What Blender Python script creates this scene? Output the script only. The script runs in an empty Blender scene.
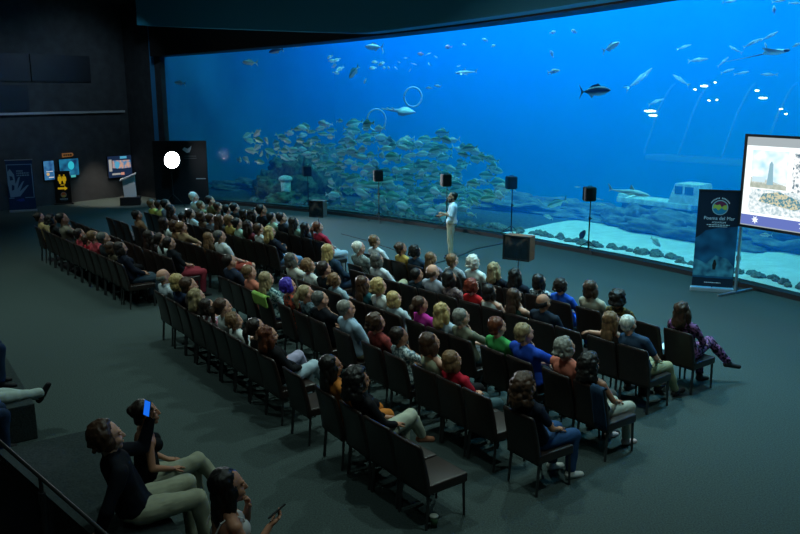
import bpy, bmesh, math, random
from math import sin, cos, pi, radians, sqrt, atan2, hypot
from mathutils import Vector, Matrix, Euler, noise

SC = bpy.context.scene
COL = SC.collection
random.seed(7)

# ------------------------------------------------------------------ camera
CAM_H, CAM_PITCH, CAM_F = 4.1035, 0.21526, 802.69
cd = bpy.data.cameras.new('camera')
cd.sensor_width = 36.0
cd.lens = CAM_F / 800.0 * 36.0
cd.clip_end = 300
cam = bpy.data.objects.new('camera', cd)
cam.location = (0, 0, CAM_H)
cam.rotation_euler = (pi / 2 - CAM_PITCH, 0, 0)
COL.objects.link(cam)
SC.camera = cam

# ------------------------------------------------------------------ world, view, render limits
w = bpy.data.worlds.new('hall_dark')
SC.world = w
w.use_nodes = True
bgn = w.node_tree.nodes['Background']
bgn.inputs[0].default_value = (0.25, 0.45, 0.5, 1)
bgn.inputs[1].default_value = 0.026
vs = SC.view_settings
vs.view_transform = 'Standard'
vs.look = 'None'
vs.exposure = 0.0
vs.gamma = 1.0
vs.use_curve_mapping = False
SC.cycles.max_bounces = 6
SC.cycles.transparent_max_bounces = 12
SC.cycles.volume_bounces = 2
SC.cycles.use_denoising = True
SC.cycles.sample_clamp_indirect = 4.0

# seating frame: u runs along a row towards the camera, v is the way the audience faces
TH = radians(34)
AL = Vector((sin(TH), -cos(TH), 0))
NV = Vector((cos(TH), sin(TH), 0))
def UV(u, v, z=0.0):
    p = AL * u + NV * v
    return Vector((p.x, p.y, z))
# the curved aquarium window: a circle about WC
WC = Vector((-22.33, -1.134, 0))
WR = 34.74
def ring(a, r=0.0, z=0.0):
    a = radians(a)
    return Vector((WC.x + (WR + r) * cos(a), WC.y + (WR + r) * sin(a), z))
def head_z(a):
    return 5.38 + (67.7 - a) * 0.0242

# ------------------------------------------------------------------ lights
def area(name, loc, target, size, power, col, size_y=None, spread=None):
    l = bpy.data.lights.new(name, 'AREA')
    l.energy = power
    l.color = col
    l.size = size
    if size_y:
        l.shape = 'RECTANGLE'
        l.size_y = size_y
    if spread:
        l.spread = spread
    o = bpy.data.objects.new(name, l)
    o.location = loc
    d = Vector(target) - Vector(loc)
    o.rotation_euler = d.to_track_quat('-Z', 'Y').to_euler()
    COL.objects.link(o)
    return o
def spot(name, loc, target, power, col, angle, blend=0.4, rad=0.1):
    l = bpy.data.lights.new(name, 'SPOT')
    l.energy = power
    l.color = col
    l.spot_size = radians(angle)
    l.spot_blend = blend
    l.shadow_soft_size = rad
    o = bpy.data.objects.new(name, l)
    o.location = loc
    d = Vector(target) - Vector(loc)
    o.rotation_euler = d.to_track_quat('-Z', 'Y').to_euler()
    COL.objects.link(o)
    return o
# daylight lamps over the tank
for a, r, pw in ((62, 1.4, 110), (55, 1.2, 760), (49, 1.2, 900), (43, 1.3, 880), (37, 1.4, 680), (31, 1.4, 560), (25, 1.4, 480), (58, 6, 620), (47, 7, 1000), (39, 7, 1050), (31, 7, 850), (24, 7, 650)):
    p = ring(a, r, 8.6 if r < 3 else 10.8)
    area('tank_lamp', p, ring(a, r + (3.0 if r < 3 else 0.5), 1.0), 3.0, pw * 0.74, (0.10, 0.47, 0.80), 1.0 if r < 3 else 3.0)
# dim ceiling lamps over the seats
HALL = (0.72, 1.0, 0.93)
for u, v, pw in ((-9.5, 8.5, 900), (-7.0, 10.5, 700), (-12.5, 9.5, 800), (-17.0, 9.5, 700), (-8.5, 4.6, 420), (-13.5, 5.0, 300), (-17.5, 5.5, 200), (-19.0, 1.0, 800), (-13.5, 0.5, 560), (-3.5, 6.0, 420), (-6.0, 3.0, 160), (-2.0, 1.0, 120)):
    p = UV(u, v, 7.2)
    spot('ceiling_spot', p, p - Vector((0, 0, 3)), pw, HALL, 105, 0.9, 0.12)

# added blue fill before the window, standing in for the tank's glow
for a, r, pw in ((58, -4.5, 1300), (49, -4.5, 1900), (40, -4.5, 1700), (31, -4.5, 1300), (24, -5, 900)):
    p = ring(a, r, 7.0)
    spot('stage_fill', p, ring(a, r + 0.6, 0), pw, (0.10, 0.62, 0.95), 95, 0.9, 0.12)

# ------------------------------------------------------------------ materials
MATS = {}
def nodes_of(m):
    m.use_nodes = True
    nt = m.node_tree
    return nt, nt.nodes, nt.links, nt.nodes['Principled BSDF']
def srgb(h):
    if isinstance(h, str):
        c = [int(h[i:i + 2], 16) / 255 for i in (0, 2, 4)]
        return tuple(x / 12.92 if x <= 0.04045 else ((x + 0.055) / 1.055) ** 2.4 for x in c)
    return tuple(h)
def mat(name, col, rough=0.7, spec=0.3, metal=0.0, vary=0.0, scale=20.0, bump=0.0, emit=None, estr=1.0, stretch=None):
    if name in MATS:
        return MATS[name]
    m = bpy.data.materials.new(name)
    MATS[name] = m
    nt, N, L, b = nodes_of(m)
    c = srgb(col) if col else (0.5, 0.5, 0.5)
    b.inputs['Base Color'].default_value = (*c, 1)
    b.inputs['Roughness'].default_value = rough
    b.inputs['Specular IOR Level'].default_value = spec
    b.inputs['Metallic'].default_value = metal
    if vary or bump:
        tc = N.new('ShaderNodeTexCoord')
        mp = N.new('ShaderNodeMapping')
        if stretch:
            mp.inputs['Scale'].default_value = stretch
        nz = N.new('ShaderNodeTexNoise')
        nz.inputs['Scale'].default_value = scale
        nz.inputs['Detail'].default_value = 4
        L.new(tc.outputs['Object'], mp.inputs[0])
        L.new(mp.outputs[0], nz.inputs['Vector'])
        if vary:
            r = N.new('ShaderNodeValToRGB')
            r.color_ramp.elements[0].position = 0.3
            r.color_ramp.elements[1].position = 0.7
            r.color_ramp.elements[0].color = (*[x * (1 - vary) for x in c], 1)
            r.color_ramp.elements[1].color = (*[min(1, x * (1 + vary)) for x in c], 1)
            L.new(nz.outputs['Fac'], r.inputs[0])
            L.new(r.outputs[0], b.inputs['Base Color'])
        if bump:
            bp = N.new('ShaderNodeBump')
            bp.inputs['Strength'].default_value = bump
            bp.inputs['Distance'].default_value = 0.01
            L.new(nz.outputs['Fac'], bp.inputs['Height'])
            L.new(bp.outputs[0], b.inputs['Normal'])
    if emit:
        b.inputs['Emission Color'].default_value = (*srgb(emit), 1)
        b.inputs['Emission Strength'].default_value = estr
    return m
def two_tone(name, c1, c2, scale=18.0, kind='noise', rough=0.85, sharp=0.06, level=0.5):
    """patterned cloth: floral (noise blotches), spots (voronoi), checks or stripes"""
    if name in MATS:
        return MATS[name]
    m = bpy.data.materials.new(name)
    MATS[name] = m
    nt, N, L, b = nodes_of(m)
    b.inputs['Roughness'].default_value = rough
    b.inputs['Specular IOR Level'].default_value = 0.2
    tc = N.new('ShaderNodeTexCoord')
    r = N.new('ShaderNodeValToRGB')
    r.color_ramp.elements[0].position = level - sharp
    r.color_ramp.elements[1].position = level + sharp
    r.color_ramp.elements[0].color = (*srgb(c1), 1)
    r.color_ramp.elements[1].color = (*srgb(c2), 1)
    if kind == 'noise':
        t = N.new('ShaderNodeTexNoise'); t.inputs['Scale'].default_value = scale; o = t.outputs['Fac']
        t.inputs['Detail'].default_value = 1.0
    elif kind == 'spots':
        t = N.new('ShaderNodeTexVoronoi'); t.inputs['Scale'].default_value = scale; o = t.outputs['Distance']
    elif kind == 'check':
        t = N.new('ShaderNodeTexChecker'); t.inputs['Scale'].default_value = scale; o = t.outputs['Fac']
    else:
        t = N.new('ShaderNodeTexWave'); t.inputs['Scale'].default_value = scale; o = t.outputs['Fac']
        t.bands_direction = 'Z'
    L.new(tc.outputs['Object'], t.inputs['Vector'])
    L.new(o, r.inputs[0])
    L.new(r.outputs[0], b.inputs['Base Color'])
    return m

# ------------------------------------------------------------------ mesh helpers
def link_mesh(name, me, m=None, parent=None):
    o = bpy.data.objects.new(name, me)
    COL.objects.link(o)
    if m is not None:
        for k in (m if isinstance(m, (list, tuple)) else [m]):
            me.materials.append(k)
    if parent is not None:
        o.parent = parent
    return o
def obj(name, bm, m=None, parent=None, smooth=False):
    me = bpy.data.meshes.new(name)
    bmesh.ops.recalc_face_normals(bm, faces=bm.faces)
    bm.to_mesh(me)
    bm.free()
    if smooth:
        me.polygons.foreach_set('use_smooth', [True] * len(me.polygons))
    return link_mesh(name, me, m, parent)
def tag(o, label=None, cat=None, group=None, kind=None):
    if label: o['label'] = label
    if cat: o['category'] = cat
    if group: o['group'] = group
    if kind: o['kind'] = kind
    return o
def empty(name, loc=(0, 0, 0), rz=0.0):
    o = bpy.data.objects.new(name, None)
    o.location = loc
    o.rotation_euler = (0, 0, rz)
    o.empty_display_size = 0.1
    COL.objects.link(o)
    return o
def add_box(bm, c, s, rz=0.0, mtx=None, mi=0, bev=0.0):
    M = Matrix.Translation(c) @ Matrix.Rotation(rz, 4, 'Z')
    if mtx is not None:
        M = mtx @ M
    r = bmesh.ops.create_cube(bm, size=1.0, matrix=M @ Matrix.Diagonal((*s, 1)))
    fs = set()
    for v in r['verts']:
        fs.update(v.link_faces)
    for f in fs:
        f.material_index = mi
    if bev:
        es = set()
        for v in r['verts']:
            es.update(v.link_edges)
        bmesh.ops.bevel(bm, geom=list(es), offset=bev, segments=2, affect='EDGES', profile=0.6)
    return r['verts']
def add_cone(bm, p0, p1, r0, r1, seg=12, mi=0, caps=True):
    p0, p1 = Vector(p0), Vector(p1)
    d = p1 - p0
    q = d.to_track_quat('Z', 'Y').to_matrix().to_4x4()
    r = bmesh.ops.create_cone(bm, cap_ends=caps, segments=seg, radius1=r0, radius2=r1, depth=d.length,
                              matrix=Matrix.Translation((p0 + p1) / 2) @ q)
    fs = set()
    for v in r['verts']:
        fs.update(v.link_faces)
    for f in fs:
        f.material_index = mi
def add_ball(bm, c, r, mtx=None, seg=14, rings=10, mi=0, rot=None):
    if not isinstance(r, (tuple, list)):
        r = (r, r, r)
    M = Matrix.Translation(c)
    if rot is not None:
        M = M @ rot.to_matrix().to_4x4()
    M = M @ Matrix.Diagonal((*r, 1))
    if mtx is not None:
        M = mtx @ M
    g = bmesh.ops.create_uvsphere(bm, u_segments=seg, v_segments=rings, radius=1.0, matrix=M)
    if mi:
        fs = set()
        for v in g['verts']:
            fs.update(v.link_faces)
        for f in fs:
            f.material_index = mi
    return g['verts']
def add_tube(bm, pts, rad, seg=8, mi=0, closed=False):
    pts = [Vector(p) for p in pts]
    n = len(pts)
    rads = rad if isinstance(rad, (list, tuple)) else [rad] * n
    rings_ = []
    up = Vector((0, 0, 1))
    for i, p in enumerate(pts):
        if closed:
            d = pts[(i + 1) % n] - pts[i - 1]
        else:
            d = pts[min(i + 1, n - 1)] - pts[max(i - 1, 0)]
        d.normalize()
        a = d.cross(up)
        if a.length < 0.05:
            a = d.cross(Vector((1, 0, 0)))
        a.normalize()
        b = d.cross(a)
        rings_.append([bm.verts.new(p + (a * cos(2 * pi * k / seg) + b * sin(2 * pi * k / seg)) * rads[i]) for k in range(seg)])
    for i in range(n if closed else n - 1):
        A, B = rings_[i], rings_[(i + 1) % n]
        for k in range(seg):
            f = bm.faces.new((A[k], A[(k + 1) % seg], B[(k + 1) % seg], B[k]))
            f.material_index = mi
    if not closed:
        for R_ in (rings_[0], rings_[-1]):
            f = bm.faces.new(R_)
            f.material_index = mi
def add_poly(bm, pts, mi=0):
    f = bm.faces.new([bm.verts.new(Vector(p)) for p in pts])
    f.material_index = mi
    return f
def add_prism(bm, pts2, y0, y1, mtx=None, mi=0):
    """outline in x,z extruded from y0 to y1"""
    M = mtx or Matrix.Identity(4)
    A = [bm.verts.new(M @ Vector((x, y0, z))) for x, z in pts2]
    B = [bm.verts.new(M @ Vector((x, y1, z))) for x, z in pts2]
    n = len(A)
    fs = [bm.faces.new(A), bm.faces.new(list(reversed(B)))]
    for i in range(n):
        fs.append(bm.faces.new((A[i], B[i], B[(i + 1) % n], A[(i + 1) % n])))
    for f in fs:
        f.material_index = mi
def sweep_ring(bm, a0, a1, r0, r1, z0, z1, steps=40, mi=0):
    """a closed block between two radii about the window's centre; z0, z1 may be functions of the angle"""
    fz0 = z0 if callable(z0) else (lambda a: z0)
    fz1 = z1 if callable(z1) else (lambda a: z1)
    secs = []
    for i in range(steps + 1):
        a = a0 + (a1 - a0) * i / steps
        secs.append([bm.verts.new(p) for p in (ring(a, r0, fz0(a)), ring(a, r1, fz0(a)), ring(a, r1, fz1(a)), ring(a, r0, fz1(a)))])
    for i in range(steps):
        A, B = secs[i], secs[i + 1]
        for k in range(4):
            bm.faces.new((A[k], A[(k + 1) % 4], B[(k + 1) % 4], B[k])).material_index = mi
    bm.faces.new(secs[0]).material_index = mi
    bm.faces.new(secs[-1]).material_index = mi
def copy_tree(o, parent=None):
    c = o.copy()
    COL.objects.link(c)
    if parent is not None:
        c.parent = parent
    for ch in list(o.children):
        copy_tree(ch, c)
    return c
def text_obj(name, s, size, m, parent, mtx, depth=0.002, align='CENTER'):
    cu = bpy.data.curves.new(name, 'FONT')
    cu.body = s
    cu.size = size
    cu.extrude = depth
    cu.align_x = align
    cu.align_y = 'CENTER'
    t = bpy.data.objects.new(name + '_outline', cu)
    COL.objects.link(t)
    me = bpy.data.meshes.new_from_object(t.evaluated_get(bpy.context.evaluated_depsgraph_get()))
    bpy.data.objects.remove(t)
    me.materials.clear()
    o = link_mesh(name, me, m, parent)
    o.matrix_local = mtx
    return o

# ------------------------------------------------------------------ the hall
M_CARPET = mat('carpet', (0.040, 0.058, 0.056), 0.95, 0.15, vary=0.35, scale=60, bump=0.5)
M_WALL = mat('dark_wall', (0.040, 0.046, 0.052), 0.85, 0.2, vary=0.2, scale=3)
M_CEIL = mat('dark_ceiling', (0.016, 0.026, 0.031), 0.8, 0.2, vary=0.1, scale=2)
M_BLACK = mat('matt_black', (0.008, 0.008, 0.009), 0.6, 0.3)
M_DKMETAL = mat('dark_metal', (0.05, 0.05, 0.055), 0.4, 0.5, metal=0.6)
M_CHROME = mat('grey_metal', (0.45, 0.46, 0.48), 0.35, 0.5, metal=0.9)

def hall_slab(z0, z1, r):
    pts = [ring(a, r) for a in range(0, 68)] + [ring(67.7, r)]
    pts += [Vector((-9.0, 33.5, 0)), Vector((-27, 40, 0)), Vector((-27, -8, 0)), Vector((12, -8, 0))]
    bm = bmesh.new()
    A = [bm.verts.new((p.x, p.y, z0)) for p in pts]
    B = [bm.verts.new((p.x, p.y, z1)) for p in pts]
    bm.faces.new(A); bm.faces.new(list(reversed(B)))
    for i in range(len(A)):
        j = (i + 1) % len(A)
        bm.faces.new((A[i], B[i], B[j], A[j]))
    return bm
tag(obj('floor', hall_slab(-0.1, 0.0, 0.1), M_CARPET), kind='structure')
tag(obj('ceiling', hall_slab(7.4, 7.6, 0.5), M_CEIL), kind='structure')
# soffit above the window, following the curve
bm = bmesh.new()
sweep_ring(bm, 12, 67.7, -0.30, 0.6, lambda a: head_z(a), 12.0, 60)
tag(obj('trim_1', bm, M_BLACK), kind='structure')
bm = bmesh.new()
sweep_ring(bm, 12, 67.7, -0.12, 0.16, -0.05, 0.10, 60)
tag(obj('baseboard_window', bm, M_BLACK), kind='structure')
bm = bmesh.new()
sweep_ring(bm, 12, 67.7, -0.9, -0.31, lambda a: head_z(a) + max(0.05, (a - 50.5) * 0.062), 7.39, 60)
tag(obj('trim_3', bm, mat('teal_fascia', (0.04, 0.30, 0.42), 0.8, 0.2)), kind='structure')
# the acrylic window
mg = bpy.data.materials.new('acrylic')
mg.use_nodes = True
N, L = mg.node_tree.nodes, mg.node_tree.links
N.clear()
out = N.new('ShaderNodeOutputMaterial')
mx = N.new('ShaderNodeMixShader')
tr = N.new('ShaderNodeBsdfTransparent')
gl = N.new('ShaderNodeBsdfGlossy')
fr = N.new('ShaderNodeFresnel')
fr.inputs[0].default_value = 1.06
tr.inputs[0].default_value = (0.97, 0.99, 1.0, 1)
gl.inputs['Roughness'].default_value = 0.02
L.new(fr.outputs[0], mx.inputs[0]); L.new(tr.outputs[0], mx.inputs[1]); L.new(gl.outputs[0], mx.inputs[2])
L.new(mx.outputs[0], out.inputs[0])
bm = bmesh.new()
sweep_ring(bm, 12, 67.7, 0.0, 0.08, 0.05, lambda a: head_z(a) + 0.1, 60)
tag(obj('window_1', bm, mg), kind='structure')

# ------------------------------------------------------------------ the tank behind the window
DEPTH = 15.0
mw = bpy.data.materials.new('sea_water')
mw.use_nodes = True
N, L = mw.node_tree.nodes, mw.node_tree.links
N.clear()
out = N.new('ShaderNodeOutputMaterial')
sca = N.new('ShaderNodeVolumeScatter')
ab = N.new('ShaderNodeVolumeAbsorption')
ad = N.new('ShaderNodeAddShader')
sca.inputs['Color'].default_value = (0.0, 0.24, 0.95, 1)
sca.inputs['Density'].default_value = 0.14
sca.inputs['Anisotropy'].default_value = 0.0
ab.inputs['Color'].default_value = (0.0, 0.62, 0.93, 1)
ab.inputs['Density'].default_value = 0.06
L.new(sca.outputs[0], ad.inputs[0]); L.new(ab.outputs[0], ad.inputs[1]); L.new(ad.outputs[0], out.inputs['Volume'])
bm = bmesh.new()
sweep_ring(bm, 8, 67.6, 0.12, DEPTH, -2.0, 11.9, 60)
tag(obj('tank_water', bm, mw), kind='structure')
M_TANK = mat('tank_wall_paint', (0.03, 0.16, 0.32), 0.9, 0.1, vary=0.3, scale=0.4)
bm = bmesh.new()
sweep_ring(bm, 6, 74, DEPTH - 0.3, DEPTH + 0.3, -1, 12.2, 60)
tag(obj('wall_tank_rear', bm, M_TANK), kind='structure')
for nm, a0, a1 in (('wall_tank_left', 67.7, 68.3), ('wall_tank_right', 5.0, 7.9)):
    bm = bmesh.new()
    sweep_ring(bm, a0, a1, 0.1, DEPTH, -1, 12.2, 2)
    tag(obj(nm, bm, M_TANK), kind='structure')
bm = bmesh.new()
sweep_ring(bm, 5, 69, 0.6, DEPTH + 0.3, 12.0, 12.2, 60)
tag(obj('ceiling_tank', bm, M_BLACK), kind='structure')
# sand bed
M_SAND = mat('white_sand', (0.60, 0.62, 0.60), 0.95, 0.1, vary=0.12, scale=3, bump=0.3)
def bed(a0, a1, n):
    bm = bmesh.new()
    G = []
    for i in range(n + 1):
        a = a0 + (a1 - a0) * i / n
        row = []
        for j in range(41):
            r = 0.13 + (DEPTH - 0.5) * (j / 40)
            p = ring(a, r)
            z = 0.12 + 0.16 * noise.noise((p.x * 0.35, p.y * 0.35, 1.0)) * min(1, r) - 0.13 * max(0, r - 3.5)
            row.append(bm.verts.new((p.x, p.y, z)))
        G.append(row)
    for i in range(n):
        for j in range(40):
            bm.faces.new((G[i][j], G[i + 1][j], G[i + 1][j + 1], G[i][j + 1]))
    return bm
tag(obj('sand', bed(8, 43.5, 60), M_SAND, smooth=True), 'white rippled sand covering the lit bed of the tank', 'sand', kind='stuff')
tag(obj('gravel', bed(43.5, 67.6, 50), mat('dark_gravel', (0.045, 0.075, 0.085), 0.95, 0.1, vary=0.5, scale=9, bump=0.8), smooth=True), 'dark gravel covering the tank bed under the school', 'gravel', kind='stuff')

# ------------------------------------------------------------------ people: one fused body per pose, clothes fused the same way
def cap(p0, p1, r0, r1=None):
    return ('c', Vector(p0), Vector(p1), r0, r0 if r1 is None else r1)
def ell(c, r, rot=None):
    return ('e', Vector(c), r if isinstance(r, (tuple, list)) else (r, r, r), rot)
def unit_sphere(seg, rings):
    vs_, fs = [(0, 0, 1)], []
    for i in range(1, rings):
        t = pi * i / rings
        for k in range(seg):
            vs_.append((sin(t) * cos(2 * pi * k / seg), sin(t) * sin(2 * pi * k / seg), cos(t)))
    vs_.append((0, 0, -1))
    for k in range(seg):
        fs.append((0, 1 + k, 1 + (k + 1) % seg))
        e = 1 + (rings - 2) * seg
        fs.append((len(vs_) - 1, e + (k + 1) % seg, e + k))
    for i in range(rings - 2):
        for k in range(seg):
            p, q = 1 + i * seg + k, 1 + i * seg + (k + 1) % seg
            fs.append((p, p + seg, q + seg, q))
    return [Vector(v) for v in vs_], fs
USPH = unit_sphere(16, 10)
def mesh_prims(prims, grow=0.0):
    V, F = [], []
    def ball(c, r, R3=None):
        o = len(V)
        for v in USPH[0]:
            w_ = Vector((v.x * r[0], v.y * r[1], v.z * r[2]))
            V.append(c + (R3 @ w_ if R3 is not None else w_))
        F.extend(tuple(i + o for i in f) for f in USPH[1])
    for p in prims:
        if p[0] == 'c':
            _, a, b, r0, r1 = p
            r0 += grow; r1 += grow
            ball(a, (r0,) * 3); ball(b, (r1,) * 3)
            d = b - a
            if d.length > 1e-4:
                R3 = d.to_track_quat('Z', 'Y').to_matrix()
                o = len(V)
                for c, r in ((a, r0), (b, r1)):
                    for k in range(14):
                        V.append(c + R3 @ Vector((r * cos(2 * pi * k / 14), r * sin(2 * pi * k / 14), 0)))
                for k in range(14):
                    F.append((o + k, o + (k + 1) % 14, o + 14 + (k + 1) % 14, o + 14 + k))
                F.append(tuple(o + 13 - k for k in range(14)))
                F.append(tuple(o + 14 + k for k in range(14)))
        else:
            _, c, r, rot = p
            ball(c, tuple(x + grow for x in r), rot.to_matrix() if rot is not None else None)
    me = bpy.data.meshes.new('fuse')
    me.from_pydata(V, [], F)
    return me
def fuse(prims, voxel, smooth=4, ratio=1.0, grow=0.0, wrinkle=0.0, wscale=9.0, cut=None):
    me = mesh_prims(prims, grow)
    o = bpy.data.objects.new('fuse', me)
    COL.objects.link(o)
    md = o.modifiers.new('r', 'REMESH')
    md.mode = 'VOXEL'
    md.voxel_size = voxel
    md.use_smooth_shade = True
    if smooth:
        ms = o.modifiers.new('s', 'SMOOTH')
        ms.factor = 0.5
        ms.iterations = smooth
    if ratio < 1:
        dm = o.modifiers.new('d', 'DECIMATE')
        dm.ratio = ratio
    dg = bpy.context.evaluated_depsgraph_get()
    out = bpy.data.meshes.new_from_object(o.evaluated_get(dg))
    bpy.data.objects.remove(o)
    bpy.data.meshes.remove(me)
    out.materials.clear()
    if wrinkle:
        nr = [v.normal.copy() for v in out.vertices]
        for v, n in zip(out.vertices, nr):
            c = v.co
            v.co = c + n * wrinkle * noise.noise((c.x * wscale, c.y * wscale, c.z * wscale * 0.6))
    out.polygons.foreach_set('use_smooth', [True] * len(out.polygons))
    return out
def join_mesh(me, bm_extra):
    bm = bmesh.new()
    bm.from_mesh(me)
    t = bpy.data.meshes.new('t')
    bm_extra.to_mesh(t)
    bm_extra.free()
    bm.from_mesh(t)
    bpy.data.meshes.remove(t)
    bm.to_mesh(me)
    bm.free()
    me.polygons.foreach_set('use_smooth', [True] * len(me.polygons))
    return me

HEAD_K = 1.14
def head_prims(M):
    """M: head frame (origin between the ears, +y forward, z up)"""
    P = [ell((0, -0.014, 0.030), (0.073, 0.092, 0.086)), ell((0, 0.022, -0.034), (0.056, 0.060, 0.076)),
         ell((0, 0.060, -0.090), (0.026, 0.022, 0.020)), ell((0.033, 0.052, -0.034), (0.026, 0.030, 0.030)),
         ell((-0.033, 0.052, -0.034), (0.026, 0.030, 0.030)), cap((0, 0.082, 0.012), (0, 0.101, -0.030), 0.009, 0.0135),
         cap((-0.036, 0.070, 0.026), (0.036, 0.070, 0.026), 0.013), ell((0, 0.077, -0.060), (0.026, 0.012, 0.013)),
         ell((0.074, -0.008, -0.008), (0.011, 0.021, 0.033)), ell((-0.074, -0.008, -0.008), (0.011, 0.021, 0.033))]
    out = []
    q = M.to_quaternion()
    k = HEAD_K
    for p in P:
        if p[0] == 'c':
            out.append(('c', M @ p[1], M @ p[2], p[3] * k, p[4] * k))
        else:
            out.append(('e', M @ p[1], tuple(x * k for x in p[2]), q))
    return out
def face_extras(bm, M):
    q = M.to_quaternion()
    for s in (-1, 1):
        add_ball(bm, M @ Vector((0.031 * s, 0.0735, 0.006)), (0.015, 0.0125, 0.009), seg=10, rings=8, mi=1, rot=q)
        add_ball(bm, M @ Vector((0.031 * s, 0.0835, 0.006)), (0.0062, 0.004, 0.0065), seg=8, rings=6, mi=2, rot=q)
        a = M @ Vector((0.014 * s, 0.085, 0.0245)); b = M @ Vector((0.046 * s, 0.076, 0.028))
        add_cone(bm, a, b, 0.0045, 0.003, 6, mi=2)
    add_ball(bm, M @ Vector((0, 0.0865, -0.0575)), (0.022, 0.006, 0.0045), seg=10, rings=6, mi=3, rot=q)
    add_ball(bm, M @ Vector((0, 0.0855, -0.0655)), (0.019, 0.007, 0.0055), seg=10, rings=6, mi=3, rot=q)

def hand_frame(wrist, fwd, palm_n):
    f = Vector(fwd).normalized()
    n = Vector(palm_n)
    n = (n - f * n.dot(f)).normalized()
    x = f.cross(n)
    return Matrix(((x.x, f.x, n.x, wrist[0]), (x.y, f.y, n.y, wrist[1]), (x.z, f.z, n.z, wrist[2]), (0, 0, 0, 1)))
def hand_prims(H):
    q = H.to_quaternion()
    return [('e', H @ Vector((0, 0.045, 0)), (0.037, 0.050, 0.017), q)]
def finger_extras(bm, H, side, curl=0.5, k=1.0):
    """five unequal fingers rooted in the palm; palm side is +z of the frame, the thumb leaves the side"""
    for i, (x, ln) in enumerate(((-0.027, 0.062), (-0.009, 0.074), (0.009, 0.070), (0.026, 0.054))):
        x = -x * side
        a = Vector((x, 0.078, 0))
        c0, c1 = curl * 0.5, curl * 1.25
        b = a + Vector((x * 0.15, cos(c0), sin(c0))) * ln * 0.48
        c = b + Vector((0, cos(c1), sin(c1))) * ln * 0.34
        d = c + Vector((0, cos(c1 * 1.3), sin(c1 * 1.3))) * ln * 0.24
        add_tube(bm, [H @ a, H @ b, H @ c, H @ d], [0.0092 * k, 0.0086 * k, 0.0078 * k, 0.005 * k], 7)
    s = -side
    a = Vector((-0.028 * -s, 0.018, 0.004)); b = a + Vector((-0.022 * -s, 0.028, 0.010)); c = b + Vector((-0.010 * -s, 0.026, 0.010)); d = c + Vector((0.0, 0.016, 0.006))
    add_tube(bm, [H @ a, H @ b, H @ c, H @ d], [0.012 * k, 0.0105 * k, 0.009 * k, 0.006 * k], 7)

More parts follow.
